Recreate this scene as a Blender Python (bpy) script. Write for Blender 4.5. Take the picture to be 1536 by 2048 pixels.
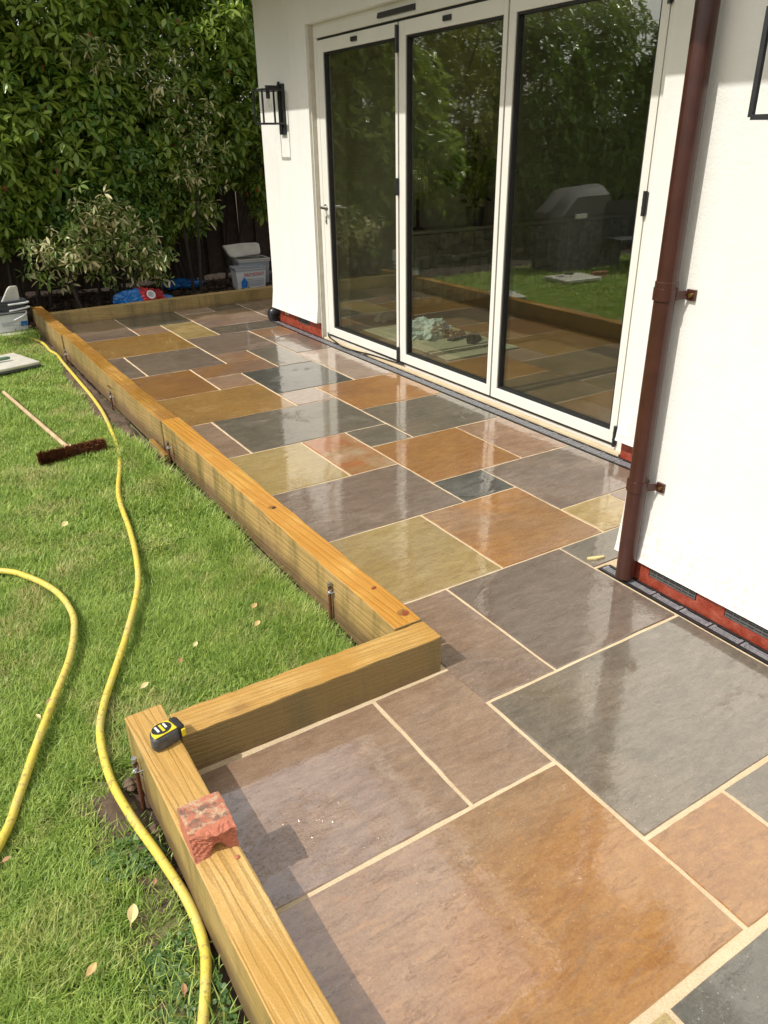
import bpy, bmesh, math, random
import numpy as np
from mathutils import Vector, Matrix, Euler
rnd = random.Random(7); rng = np.random.default_rng(7)
S = bpy.context.scene; C = S.collection
for o in list(bpy.data.objects): bpy.data.objects.remove(o)
# ---------------------------------------------------------------- camera
cd = bpy.data.cameras.new('camera'); cam = bpy.data.objects.new('camera', cd); C.objects.link(cam)
cd.sensor_fit = 'VERTICAL'; cd.sensor_height = 36.0; cd.lens = 36.0*1518.67/2048; cd.clip_start = .05; cd.clip_end = 400
yaw, pit, rol = .55444, .45279, -.014435
F = Vector((math.sin(yaw)*math.cos(pit), math.cos(yaw)*math.cos(pit), -math.sin(pit)))
R0 = Vector((math.cos(yaw), -math.sin(yaw), 0)); U0 = R0.cross(F)
R1 = math.cos(rol)*R0+math.sin(rol)*U0; U1 = -math.sin(rol)*R0+math.cos(rol)*U0
cam.matrix_world = Matrix(((R1.x, U1.x, -F.x, 0), (R1.y, U1.y, -F.y, 0), (R1.z, U1.z, -F.z, 1.6), (0, 0, 0, 1)))
S.camera = cam
# ---------------------------------------------------------------- sky, sun, exposure
SUN = Vector((1, -.02, -1.22)).normalized()
w = bpy.data.worlds.new('World'); S.world = w; w.use_nodes = True
wn = w.node_tree.nodes; bg = wn['Background']
sky = wn.new('ShaderNodeTexSky'); sky.sky_type = 'NISHITA'; sky.sun_disc = False
sky.sun_elevation = math.asin(-SUN.z); sky.sun_rotation = math.atan2(-SUN.x, -SUN.y)
sky.air_density = 1.3; sky.dust_density = 4.5; sky.ozone_density = .8
wl = w.node_tree.links                              # broken white cloud spread evenly over the whole sky
tcw = wn.new('ShaderNodeTexCoord'); nzw = wn.new('ShaderNodeTexNoise'); nzw.inputs['Scale'].default_value = 2.6; nzw.inputs['Detail'].default_value = 7; nzw.inputs['Roughness'].default_value = .58
crw = wn.new('ShaderNodeValToRGB'); crw.color_ramp.elements[0].position = .36; crw.color_ramp.elements[1].position = .56; crw.color_ramp.elements[1].color = (.85, .85, .85, 1)
mxw = wn.new('ShaderNodeMix'); mxw.data_type = 'RGBA'; mxw.inputs[7].default_value = (9.5, 9.4, 9.2, 1)
wl.new(tcw.outputs['Generated'], nzw.inputs['Vector']); wl.new(nzw.outputs[0], crw.inputs[0]); wl.new(crw.outputs[0], mxw.inputs[0]); wl.new(sky.outputs[0], mxw.inputs[6])
wl.new(mxw.outputs[2], bg.inputs[0]); bg.inputs[1].default_value = .12
sl = bpy.data.lights.new('sun', 'SUN'); sl.energy = 3.5; sl.angle = math.radians(.55); sl.color = (1, .968, .905)
sun = bpy.data.objects.new('sun', sl); C.objects.link(sun); sun.rotation_euler = SUN.to_track_quat('-Z', 'Y').to_euler()
S.view_settings.view_transform = 'Standard'; S.view_settings.look = 'None'; S.view_settings.exposure = .14; S.view_settings.gamma = 1
S.render.engine = 'CYCLES'; S.cycles.transparent_max_bounces = 16; S.cycles.max_bounces = 7; S.cycles.diffuse_bounces = 3; S.cycles.glossy_bounces = 4

# ---------------------------------------------------------------- material helpers
class NT:
    def __init__(s, name):
        s.m = bpy.data.materials.new(name); s.m.use_nodes = True
        s.t = s.m.node_tree; s.n = s.t.nodes; s.b = s.n['Principled BSDF']; s.out = s.n['Material Output']
    def add(s, typ, **kw):
        n = s.n.new('ShaderNode'+typ)
        for k, v in kw.items():
            if k.startswith('i_'):
                n.inputs[k[2:].replace('_', ' ')].default_value = v
            else: setattr(n, k, v)
        return n
    def l(s, a, b): s.t.links.new(a, b)
    def coords(s, kind='Object', scale=(1, 1, 1), rand=False, loc=(0, 0, 0), rot=(0, 0, 0)):
        tc = s.add('TexCoord'); mp = s.add('Mapping'); s.l(tc.outputs[kind], mp.inputs[0])
        mp.inputs[1].default_value = loc; mp.inputs[2].default_value = rot; mp.inputs[3].default_value = scale
        if rand:
            oi = s.add('ObjectInfo'); ml = s.add('Math', operation='MULTIPLY'); s.l(oi.outputs['Random'], ml.inputs[0]); ml.inputs[1].default_value = 37.
            s.l(ml.outputs[0], mp.inputs[1])
        return mp.outputs[0]
    def noise(s, co, scale=5, detail=5, rough=.55, dist=0.):
        n = s.add('TexNoise'); s.l(co, n.inputs['Vector']) if co else None
        n.inputs['Scale'].default_value = scale; n.inputs['Detail'].default_value = detail
        n.inputs['Roughness'].default_value = rough; n.inputs['Distortion'].default_value = dist
        return n.outputs[0]
    def ramp(s, fac, stops, interp='LINEAR'):
        r = s.add('ValToRGB'); r.color_ramp.interpolation = interp; e = r.color_ramp.elements
        while len(e) < len(stops): e.new(.5)
        for q, (p, c) in zip(e, stops):
            q.position = p
            q.color = (c, c, c, 1) if isinstance(c, (int, float)) else (*c, 1)
        s.l(fac, r.inputs[0]); return r.outputs[0]
    def mix(s, fac, a, b, typ='MIX'):
        m = s.add('Mix', data_type='RGBA', blend_type=typ)
        for v, i in ((fac, 0), (a, 6), (b, 7)):
            if isinstance(v, (int, float)): m.inputs[i].default_value = v
            elif isinstance(v, tuple): m.inputs[i].default_value = (*v, 1)
            else: s.l(v, m.inputs[i])
        return m.outputs[2]
    def math(s, op, a, b=0.):
        m = s.add('Math', operation=op)
        for v, i in ((a, 0), (b, 1)):
            if isinstance(v, (int, float)): m.inputs[i].default_value = v
            else: s.l(v, m.inputs[i])
        return m.outputs[0]
    def bump(s, h, strength=.3, dist=.01, prev=None):
        b = s.add('Bump'); s.l(h, b.inputs['Height']); b.inputs['Strength'].default_value = strength; b.inputs['Distance'].default_value = dist
        if prev: s.l(prev, b.inputs['Normal'])
        return b.outputs[0]
    def set(s, **kw):
        for k, v in kw.items():
            i = s.b.inputs[k.replace('_', ' ')]
            if hasattr(v, 'is_output'): s.l(v, i)
            elif isinstance(v, tuple): i.default_value = (*v, 1)
            else: i.default_value = v
        return s.m
M = {}
def plain(name, col, rough=.5, var=.12, vscale=12., bump=0., bscale=80., metal=0., spec=.5, coat=0.):
    t = NT(name); co = t.coords(rand=True)
    n = t.noise(co, vscale, 5)
    c = t.mix(t.ramp(n, [(.3, 0.), (.7, 1.)]), tuple(x*(1-var) for x in col), tuple(min(1, x*(1+var)) for x in col))
    kw = dict(Base_Color=c, Roughness=rough, Metallic=metal, Coat_Weight=coat)
    t.b.inputs['Specular IOR Level'].default_value = spec
    if bump: kw['Normal'] = t.bump(t.noise(co, bscale, 4), bump, .004)
    M[name] = t.set(**kw); return M[name]

# ---------------------------------------------------------------- mesh helpers
class MB:
    def __init__(s): s.v = []; s.f = []; s.mi = []
    def add(s, vs, fs, mi=0):
        k = len(s.v); s.v += [tuple(p) for p in vs]; s.f += [tuple(i+k for i in f) for f in fs]; s.mi += [mi]*len(fs); return s
    def box(s, x0, x1, y0, y1, z0, z1, mi=0):
        vs = [(x, y, z) for z in (z0, z1) for y in (y0, y1) for x in (x0, x1)]
        return s.add(vs, [(0, 2, 3, 1), (4, 5, 7, 6), (0, 1, 5, 4), (2, 6, 7, 3), (0, 4, 6, 2), (1, 3, 7, 5)], mi)
    def tube(s, pts, r, seg=10, cap=True, mi=0):
        pts = [Vector(p) for p in pts]; n = len(pts); rr = r if isinstance(r, (list, tuple)) else [r]*n
        vs = []; prev = None
        for i, p in enumerate(pts):
            t = (pts[min(i+1, n-1)]-pts[max(i-1, 0)]).normalized()
            if prev is None:
                a = t.cross(Vector((0, 0, 1))); a = a if a.length > .1 else t.cross(Vector((1, 0, 0)))
            else: a = prev-t*prev.dot(t)
            a.normalize(); b = t.cross(a); prev = a
            for k in range(seg):
                g = 2*math.pi*k/seg; vs.append(p+(a*math.cos(g)+b*math.sin(g))*rr[i])
        fs = [(i*seg+k, i*seg+(k+1) % seg, (i+1)*seg+(k+1) % seg, (i+1)*seg+k) for i in range(n-1) for k in range(seg)]
        if cap: fs += [tuple(range(seg-1, -1, -1)), tuple(range((n-1)*seg, n*seg))]
        return s.add(vs, fs, mi)
    def lathe(s, prof, c=(0, 0, 0), seg=20, sx=1, sy=1, mi=0, sq=0.):
        vs = []
        for r, z in prof:
            for k in range(seg):
                g = 2*math.pi*k/seg; cx, sy_ = math.cos(g), math.sin(g)
                if sq: q = (abs(cx)**sq+abs(sy_)**sq)**(-1/sq); cx *= q; sy_ *= q
                vs.append((c[0]+r*cx*sx, c[1]+r*sy_*sy, c[2]+z))
        n = len(prof)
        fs = [(i*seg+k, i*seg+(k+1) % seg, (i+1)*seg+(k+1) % seg, (i+1)*seg+k) for i in range(n-1) for k in range(seg)]
        if prof[0][0] > 1e-4: fs.append(tuple(range(seg-1, -1, -1)))
        if prof[-1][0] > 1e-4: fs.append(tuple(range((n-1)*seg, n*seg)))
        return s.add(vs, fs, mi)
    def prism(s, poly, h0, h1, axis='z', mi=0):
        n = len(poly)
        def P(a, b, h): return (a, b, h) if axis == 'z' else ((h, a, b) if axis == 'x' else (a, h, b))
        vs = [P(a, b, h0) for a, b in poly]+[P(a, b, h1) for a, b in poly]
        fs = [tuple(range(n-1, -1, -1)), tuple(range(n, 2*n))]+[(i, (i+1) % n, n+(i+1) % n, n+i) for i in range(n)]
        return s.add(vs, fs, mi)
    def xf(s, mat, start=0):
        for i in range(start, len(s.v)): s.v[i] = tuple(mat @ Vector(s.v[i]))
        return s
    def build(s, name, mats, parent=None, smooth=False, bevel=0., seg=2, loc=None, rot=None):
        me = bpy.data.meshes.new(name); me.from_pydata(s.v, [], s.f); me.validate()
        if not isinstance(mats, (list, tuple)): mats = [mats]
        for m in mats: me.materials.append(M[m] if isinstance(m, str) else m)
        if len(mats) > 1 and len(me.polygons) == len(s.mi):
            for p, i in zip(me.polygons, s.mi): p.material_index = i
        bm = bmesh.new(); bm.from_mesh(me); bmesh.ops.recalc_face_normals(bm, faces=bm.faces); bm.to_mesh(me); bm.free()
        if smooth:
            me.polygons.foreach_set('use_smooth', [True]*len(me.polygons))
            if smooth != 'all': me.set_sharp_from_angle(angle=math.radians(40))
        o = bpy.data.objects.new(name, me); C.objects.link(o)
        if parent: o.parent = parent
        if loc: o.location = loc
        if rot: o.rotation_euler = rot
        if bevel:
            b = o.modifiers.new('bevel', 'BEVEL'); b.width = bevel; b.segments = seg; b.limit_method = 'ANGLE'
        return o
def npmesh(name, V, Fc, mat, parent=None, smooth=False):
    me = bpy.data.meshes.new(name); V = np.ascontiguousarray(V, np.float32); Fc = np.ascontiguousarray(Fc, np.int32)
    k = Fc.shape[1]; me.vertices.add(len(V)); me.vertices.foreach_set('co', V.ravel())
    me.loops.add(Fc.size); me.loops.foreach_set('vertex_index', Fc.ravel())
    me.polygons.add(len(Fc)); me.polygons.foreach_set('loop_start', np.arange(len(Fc), dtype=np.int32)*k)
    if smooth: me.polygons.foreach_set('use_smooth', np.ones(len(Fc), bool))
    me.update(calc_edges=True); me.materials.append(M[mat])
    o = bpy.data.objects.new(name, me); C.objects.link(o)
    if parent: o.parent = parent
    return o
def tag(o, label=None, cat=None, group=None, kind=None):
    for k, v in (('label', label), ('category', cat), ('group', group), ('kind', kind)):
        if v: o[k] = v
    return o
def thing(name, label, cat, loc=(0, 0, 0), rz=0, group=None):
    o = bpy.data.objects.new(name, None); C.objects.link(o); o.location = loc; o.rotation_euler = (0, 0, rz); o.empty_display_size = .1
    return tag(o, label, cat, group)
def spline(pts, n=8):
    P = [Vector(p) for p in pts]; P = [P[0]*2-P[1]]+P+[P[-1]*2-P[-2]]; out = []
    for i in range(1, len(P)-2):
        for k in range(n):
            t = k/n; a, b, c, d = P[i-1:i+3]
            out.append(.5*((2*b)+(c-a)*t+(2*a-5*b+4*c-d)*t*t+(3*b-a-3*c+d)*t**3))
    return out+[P[-2]]
def text(body, size, parent, mat, loc, rot, ext=.0004, name='lettering'):
    cu = bpy.data.curves.new(name, 'FONT'); cu.body = body; cu.size = size; cu.extrude = ext; cu.align_x = 'CENTER'; cu.align_y = 'CENTER'
    cu.materials.append(M[mat]); tmp = bpy.data.objects.new(name, cu); C.objects.link(tmp); bpy.context.view_layer.update()
    me = bpy.data.meshes.new_from_object(tmp.evaluated_get(bpy.context.evaluated_depsgraph_get())); bpy.data.objects.remove(tmp)
    o = bpy.data.objects.new(name, me); C.objects.link(o); o.parent = parent; o.location = loc; o.rotation_euler = rot
    return o

# ---------------------------------------------------------------- materials
def stone(name, base, alt, vein, streak=(5., 1.6), warm=None):
    """wet riven sandstone"""
    t = NT(name); co = t.coords(rand=True); 
    oi = t.add('ObjectInfo'); mp = t.add('Mapping'); t.l(co, mp.inputs[0])
    ang = t.math('MULTIPLY', t.math('SUBTRACT', oi.outputs['Random'], .5), 1.6)
    cmb = t.add('CombineXYZ'); t.l(ang, cmb.inputs[2]); t.l(cmb.outputs[0], mp.inputs[2]); mp.inputs[3].default_value = (streak[1], streak[0], 1)
    st = mp.outputs[0]
    n1 = t.noise(st, 1.3, 6, .6, .6); n2 = t.noise(co, 2.2, 4, .55, .3); n3 = t.noise(co, 160, 3, .7); n4 = t.noise(st, 5, 8, .7, .8); n6 = t.noise(st, 7, 7, .74, .5)
    c = t.mix(t.ramp(n1, [(.35, 0.), (.65, 1.)]), base, alt)
    c = t.mix(t.math('MULTIPLY', t.ramp(n2, [(.5, 0.), (.68, 1.)]), .8), c, vein)
    if warm: c = t.mix(t.ramp(t.noise(co, 1.1, 3, .5, .5), [(.46, 0.), (.6, 1.)]), c, warm)
    c = t.mix(.4, c, t.ramp(n3, [(.3, (.2, .2, .2)), (.7, (.82, .82, .82))]), 'SOFT_LIGHT')
    n7 = t.noise(co, 55, 4, .75, .1)
    c = t.mix(.22, c, t.ramp(n7, [(.32, (.28, .28, .28)), (.68, (.74, .74, .74))]), 'SOFT_LIGHT')
    vs_ = t.add('TexVoronoi'); t.l(co, vs_.inputs['Vector']); vs_.inputs['Scale'].default_value = 60
    c = t.mix(t.math('MULTIPLY', t.ramp(vs_.outputs['Distance'], [(.06, .8), (.13, 0.)]), t.ramp(n2, [(.45, 0.), (.62, 1.)])), c, tuple(min(1, .25+x*1.5) for x in alt))
    c = t.mix(t.math('MULTIPLY', t.ramp(n4, [(.36, 1.), (.44, 0.)]), .14), c, tuple(x*.45 for x in base))
    c = t.mix(.8, c, t.ramp(n6, [(.3, (.28, .28, .28)), (.7, (.74, .74, .74))]), 'SOFT_LIGHT')
    c = t.mix(t.math('MULTIPLY', t.ramp(t.noise(st, 9, 5, .6, .4), [(.56, 0.), (.7, 1.)]), .3), c, tuple(min(1, x*1.6) for x in alt))
    oh = t.add('HueSaturation'); t.l(c, oh.inputs['Color']); t.l(t.math('ADD', t.math('MULTIPLY', oi.outputs['Random'], .22), .56), oh.inputs['Value'])
    # wetness: where the film stands it mirrors, elsewhere the riven surface breaks it up
    wet = t.ramp(t.noise(co, 3.3, 6, .66, .4), [(.37, 0.), (.42, 1.)])
    speck = t.ramp(t.noise(co, 95, 2, .6), [(.52, 0.), (.6, 1.)])
    ledge = t.ramp(n4, [(.40, 0.), (.42, .55), (.56, .7), (.58, 1.)])
    h = t.math('ADD', t.math('MULTIPLY', ledge, .22), t.math('ADD', t.math('MULTIPLY', n3, .2), t.math('MULTIPLY', n6, .45)))
    nb = t.bump(h, .9, .005)
    slow = t.bump(t.noise(co, 38, 3, .6, .4), .14, .0016, t.bump(t.noise(st, 3.5, 2, .5, .2), .12, .006))
    dry = t.math('SUBTRACT', 1., wet)
    cb = t.add('Bump'); t.l(t.math('ADD', t.math('MULTIPLY', speck, t.math('MULTIPLY', dry, .9)), t.math('MULTIPLY', ledge, .10)), cb.inputs['Height'])
    cb.inputs['Strength'].default_value = .75; cb.inputs['Distance'].default_value = .0018; t.l(slow, cb.inputs['Normal'])
    t.b.inputs['Coat IOR'].default_value = 2.25
    M[name] = t.set(Base_Color=oh.outputs[0], Roughness=t.ramp(n2, [(.3, .42), (.7, .6)]), Normal=nb, Coat_Weight=t.ramp(wet, [(0., .7), (1., 1.)]),
                    Coat_Roughness=t.ramp(wet, [(0., .10), (1., .008)]), Coat_Normal=cb.outputs[0])
stone('stone_grey', (.165, .135, .098), (.21, .172, .128), (.24, .185, .125))
stone('stone_dark', (.085, .080, .068), (.13, .12, .10), (.14, .125, .095))
stone('stone_brown', (.33, .21, .135), (.40, .265, .175), (.29, .205, .155))
stone('stone_plum', (.235, .162, .115), (.29, .21, .155), (.23, .175, .135))
stone('stone_orange', (.42, .185, .05), (.47, .225, .065), (.35, .155, .055))
stone('stone_rust', (.46, .24, .085), (.52, .17, .05), (.60, .48, .30))
stone('stone_gold', (.49, .25, .06), (.53, .30, .085), (.40, .21, .055))
stone('stone_olive', (.48, .325, .11), (.54, .39, .155), (.42, .30, .13))
stone('stone_pink', (.42, .30, .225), (.48, .36, .28), (.36, .245, .175))
stone('stone_tan', (.36, .205, .12), (.42, .25, .15), (.34, .22, .145), warm=(.44, .21, .075))
stone('stone_two', (.46, .205, .05), (.50, .235, .065), (.40, .19, .065), warm=(.40, .235, .12))

t = NT('joint_sand'); co = t.coords(); n = t.noise(co, 260, 3, .7); n2 = t.noise(co, 7, 4)
M['joint_sand'] = t.set(Base_Color=t.mix(.6, t.mix(t.ramp(n2, [(.35, 0.), (.7, 1.)]), (.58, .45, .28), (.70, .56, .37)), t.ramp(n, [(.3, (.2, .2, .2)), (.7, (.85, .85, .85))]), 'SOFT_LIGHT'),
                        Roughness=.85, Normal=t.bump(n, .8, .004))
t = NT('render_white'); co = t.coords(); n = t.noise(co, 240, 3, .6); n2 = t.noise(co, 1.4, 5, .6)
co2 = t.coords(scale=(6, 6, .35)); n3 = t.noise(co2, 2, 4, .6)
cw = t.mix(t.ramp(n2, [(.35, 0.), (.7, 1.)]), (.72, .712, .665), (.77, .765, .72))
cw = t.mix(t.math('MULTIPLY', t.ramp(n3, [(.5, 0.), (.75, 1.)]), .22), cw, (.60, .57, .50))
gz = t.add('SeparateXYZ'); t.l(t.coords('Object'), gz.inputs[0])
low = t.math('MULTIPLY', t.ramp(gz.outputs[2], [(.08, 1.), (.34, 0.)]), t.ramp(t.noise(co, 46, 4, .75), [(.5, 0.), (.62, .7)]))
cw = t.mix(t.math('MULTIPLY', low, .85), cw, (.42, .33, .24))
M['render_white'] = t.set(Base_Color=cw, Roughness=.8, Normal=t.bump(t.noise(co, 120, 4, .65), .45, .004, t.bump(t.noise(co, 7, 4, .6), .22, .02)))
plain('reveal_grey', (.52, .49, .41), .8, .1, 20, .4, 150)
t = NT('brick_paint'); co = t.coords(); n = t.noise(co, 22, 6, .65); n2 = t.noise(co, 90, 4)
M['brick_paint'] = t.set(Base_Color=t.mix(t.ramp(n, [(.4, 0.), (.68, 1.)]), (.25, .038, .018), (.36, .085, .05)), Roughness=t.ramp(n, [(.3, .18), (.7, .5)]), Normal=t.bump(n, .7, .012, t.bump(n2, .5, .003)))
plain('frame_cream', (.72, .71, .645), .38, .03, 5)
plain('gasket_black', (.012, .012, .013), .45)
plain('metal_black', (.02, .02, .022), .4, .2, 30)
plain('black_plastic', (.016, .016, .018), .28, .2, 30)
plain('steel_satin', (.55, .55, .53), .3, .05, 20, metal=1.)
plain('galvanised', (.42, .42, .44), .42, .25, 60, metal=.9)
plain('pipe_brown', (.052, .017, .011), .27, .16, 16, .06, 60)
plain('drain_black', (.018, .018, .019), .35, .4, 60, .3, 160)
plain('drain_grate', (.22, .22, .235), .28, .3, 90, .2, 200)
plain('air_brick', (.10, .098, .095), .4, .2, 60)
plain('rust_rod', (.12, .04, .018), .6, .35, 60, .3, 200)
plain('bulb_brass', (.6, .42, .15), .3, .05, metal=1.)
plain('soil', (.11, .075, .048), .95, .45, 9, 1., 60)
plain('mulch', (.035, .022, .014), .95, .5, 20, 1., 90)
plain('fence_wood', (.055, .036, .022), .85, .35, 8, .4, 60)
plain('bark', (.04, .03, .021), .9, .35, 18, .6, 60)
plain('room_wall', (.62, .60, .53), .85, .03)
plain('room_floor', (.20, .125, .06), .35, .25, 4)
plain('mat_fabric', (.46, .44, .31), .95, .15, 60, .6, 300)
plain('plastic_white', (.72, .73, .72), .35, .06, 12)
plain('plastic_offwhite', (.58, .55, .47), .45, .12, 9)
plain('tub_grey', (.34, .36, .39), .4, .1, 10)
plain('lid_dark', (.07, .075, .09), .4, .15, 10)
plain('label_white', (.68, .69, .70), .4, .05, 8)
plain('print_grey', (.33, .35, .38), .5)
plain('print_red', (.5, .03, .025), .45)
plain('print_blue', (.02, .17, .5), .4)
plain('bag_blue', (.012, .13, .38), .25, .3, 9)
plain('bag_red', (.38, .015, .02), .28, .4, 8)
plain('bag_clear', (.55, .66, .66), .3, .12, 14)
plain('sandal', (.06, .045, .035), .6, .3, 40)
plain('sock', (.55, .53, .46), .95, .12, 40, .5, 200)
plain('pale_wood', (.52, .37, .22), .55, .2, 14, .2, 90)
plain('bristle', (.30, .12, .05), .8, .6, 60)
plain('tape_grey', (.06, .063, .066), .5, .6, 45, .2, 120)
plain('tape_black', (.02, .02, .02), .55, .3, 40, .3, 160)
plain('tape_yellow', (.72, .56, .02), .4, .08, 30)
plain('cover_grey', (.105, .10, .105), .7, .15, 5, .2, 30)
plain('chair_dark', (.02, .022, .03), .7)
plain('terracotta', (.30, .11, .055), .8, .15, 20)
plain('shade_cloth', (.42, .40, .29), .9, .2, 60)
plain('green_grip', (.09, .18, .11), .5)
plain('stone_block', (.50, .49, .42), .85, .3, 9, .7, 30)
plain('roof_white', (.72, .71, .67), .6)
plain('dead_leaf', (.50, .34, .14), .75, .35, 30)
plain('dead_leaf_pale', (.62, .52, .24), .75, .25, 30)
plain('dead_leaf_brown', (.36, .20, .10), .75, .3, 30)
# broken brick
t = NT('old_brick'); co = t.coords(); n = t.noise(co, 26, 6, .7); n2 = t.noise(co, 150, 4, .7); g = t.add('NewGeometry'); sx = t.add('SeparateXYZ'); t.l(g.outputs['Normal'], sx.inputs[0])
soot = t.math('MULTIPLY', t.ramp(n, [(.42, 0.), (.52, 1.)]), t.ramp(t.noise(co, 60, 4, .7), [(.35, .3), (.6, 1.)]))
at = t.add('Attribute', attribute_name='face_old'); 
cb_ = t.mix(n2, (.40, .12, .065), (.55, .21, .13))
cb_ = t.mix(t.math('MULTIPLY', soot, at.outputs['Fac']), cb_, t.mix(t.ramp(t.noise(co, 45, 3), [(.42, 0.), (.55, 1.)]), (.16, .11, .08), (.50, .38, .24)))
M['old_brick'] = t.set(Base_Color=cb_, Roughness=.92, Normal=t.bump(n2, .7, .004, t.bump(n, .6, .01)))
# hose
t = NT('hose_yellow'); co = t.coords(); n = t.noise(co, 8, 5, .65); n2 = t.noise(co, 60, 3, .6)
ch = t.mix(t.ramp(n, [(.45, 0.), (.75, 1.)]), (.66, .53, .08), (.58, .48, .2))
ch = t.mix(t.math('MULTIPLY', t.ramp(n2, [(.55, 0.), (.66, 1.)]), .65), ch, (.24, .18, .09))
M['hose_yellow'] = t.set(Base_Color=ch, Roughness=.42, Normal=t.bump(n2, .15, .002))
# timber
def timber(name, a, b, dark, axis, wetc=None, ring=1., sidec=(.38, .30, .16), sidek=.55):
    t = NT(name); sc = [1., 1., 1.]; sc[axis] = .055
    co = t.coords(scale=tuple(sc), rand=True); base = t.coords(rand=True)
    n1 = t.noise(co, 75*ring, 3, .55, .8); nl = t.noise(co, 11*ring, 3, .5, 1.6); sp = t.noise(base, 210, 3, .7)
    wv = t.add('TexWave', wave_type='BANDS', bands_direction='DIAGONAL'); t.l(co, wv.inputs[0]); wv.inputs['Scale'].default_value = 30*ring; wv.inputs['Distortion'].default_value = 7.; wv.inputs['Detail'].default_value = 2.5; wv.inputs['Detail Scale'].default_value = 1.2
    grain = t.ramp(wv.outputs[1], [(.5, 0.), (.85, .8), (1., 1.)])
    c = t.mix(t.ramp(nl, [(.35, 0.), (.65, 1.)]), a, b)
    c = t.mix(t.math('MULTIPLY', grain, .62), c, tuple(x*.62 for x in a))
    c = t.mix(t.math('MULTIPLY', t.ramp(n1, [(.3, 1.), (.5, 0.)]), .45), c, tuple(x*.5 for x in a))
    c = t.mix(.5, c, t.ramp(sp, [(.3, (.28, .28, .28)), (.7, (.76, .76, .76))]), 'SOFT_LIGHT')
    # knots
    sk = [1., 1., 1.]; sk[axis] = .5
    vk = t.add('TexVoronoi', voronoi_dimensions='3D'); t.l(t.coords(scale=tuple(sk), rand=True), vk.inputs['Vector']); vk.inputs['Scale'].default_value = 6.5
    keep = t.math('GREATER_THAN', t.math('MULTIPLY', vk.outputs['Color'], 1.), .66)
    kn = t.math('MULTIPLY', t.ramp(vk.outputs['Distance'], [(.05, 1.), (.10, .75), (.15, .3), (.21, 0.)]), keep)
    c = t.mix(kn, c, dark)
    if wetc: c = t.mix(t.ramp(t.noise(base, 2.1, 5, .6), [(.42, 0.), (.55, .85)]), c, wetc)
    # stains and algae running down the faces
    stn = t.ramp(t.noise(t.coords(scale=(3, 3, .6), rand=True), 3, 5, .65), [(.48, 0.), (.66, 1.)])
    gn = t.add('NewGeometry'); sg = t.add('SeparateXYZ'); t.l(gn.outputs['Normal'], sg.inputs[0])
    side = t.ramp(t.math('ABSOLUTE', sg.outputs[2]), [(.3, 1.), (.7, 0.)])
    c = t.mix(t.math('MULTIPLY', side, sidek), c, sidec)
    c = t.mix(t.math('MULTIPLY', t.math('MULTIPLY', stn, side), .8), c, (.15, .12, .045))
    c = t.mix(t.ramp(t.noise(co, 26, 4, .6, .6), [(.27, .8), (.33, 0.)]), c, tuple(x*.3 for x in a))
    tz = t.add('SeparateXYZ'); t.l(t.coords(), tz.inputs[0])
    mud = t.math('MULTIPLY', t.ramp(t.math('ADD', tz.outputs[2], t.math('MULTIPLY', t.noise(base, 9, 5, .7), .12)), [(.03, .9), (.10, 0.)]), side)
    c = t.mix(mud, c, (.15, .095, .05))
    rg = t.math('SUBTRACT', t.math('MULTIPLY', sp, .6), t.math('MULTIPLY', grain, .5))
    M[name] = t.set(Base_Color=c, Roughness=t.ramp(t.noise(base, 3, 4), [(.4, .3), (.6, .6)]), Normal=t.bump(t.ramp(t.noise(co, 26, 4, .6, .6), [(.27, 0.), (.33, 1.)]), .6, .005, t.bump(rg, .6, .004)))
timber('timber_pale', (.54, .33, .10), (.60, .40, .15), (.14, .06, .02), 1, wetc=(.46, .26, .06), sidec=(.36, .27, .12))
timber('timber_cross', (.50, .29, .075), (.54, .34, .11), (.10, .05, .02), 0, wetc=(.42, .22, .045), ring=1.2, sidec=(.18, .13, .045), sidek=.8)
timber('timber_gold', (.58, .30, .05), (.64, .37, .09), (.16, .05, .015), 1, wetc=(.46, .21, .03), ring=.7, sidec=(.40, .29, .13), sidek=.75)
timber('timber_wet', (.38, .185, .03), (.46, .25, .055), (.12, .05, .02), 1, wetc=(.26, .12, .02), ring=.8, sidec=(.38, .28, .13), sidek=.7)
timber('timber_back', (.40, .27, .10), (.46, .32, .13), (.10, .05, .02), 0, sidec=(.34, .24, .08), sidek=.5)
# foliage
def leafmat(name, a, b, edge=None, rough=.32, trans=.25):
    t = NT(name); g = t.add('NewGeometry'); r = g.outputs['Random Per Island']; co = t.coords()
    c = t.mix(r, a, b)
    if edge: c = t.mix(t.ramp(t.math('FRACT', t.math('MULTIPLY', r, 7.3)), [(.5, 0.), (.6, 1.)], ), c, edge)
    c = t.mix(t.math('MULTIPLY', t.noise(co, 3., 3), .35), c, tuple(x*.6 for x in a))
    t.set(Base_Color=c, Roughness=rough)
    tr = t.add('BsdfTranslucent'); t.l(t.mix(.5, c, (.35, .45, .04), 'MIX'), tr.inputs[0])
    mx = t.add('MixShader'); mx.inputs[0].default_value = trans; t.l(t.b.outputs[0], mx.inputs[1]); t.l(tr.outputs[0], mx.inputs[2]); t.l(mx.outputs[0], t.out.inputs[0])
    M[name] = t.m
leafmat('leaf_rhodo', (.08, .19, .025), (.42, .52, .09), trans=.38, rough=.25)
leafmat('leaf_cream', (.11, .2, .04), (.24, .32, .07), edge=(.86, .77, .42), rough=.4, trans=.3)
leafmat('leaf_yellow', (.2, .24, .03), (.42, .42, .07))
leafmat('leaf_laurel', (.08, .18, .03), (.2, .33, .07), rough=.22, trans=.32)
leafmat('leaf_dark', (.05, .10, .02), (.14, .2, .045), rough=.5)
leafmat('leaf_red', (.32, .02, .015), (.38, .05, .03))
leafmat('clover', (.06, .14, .03), (.13, .22, .06), rough=.5)
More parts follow.
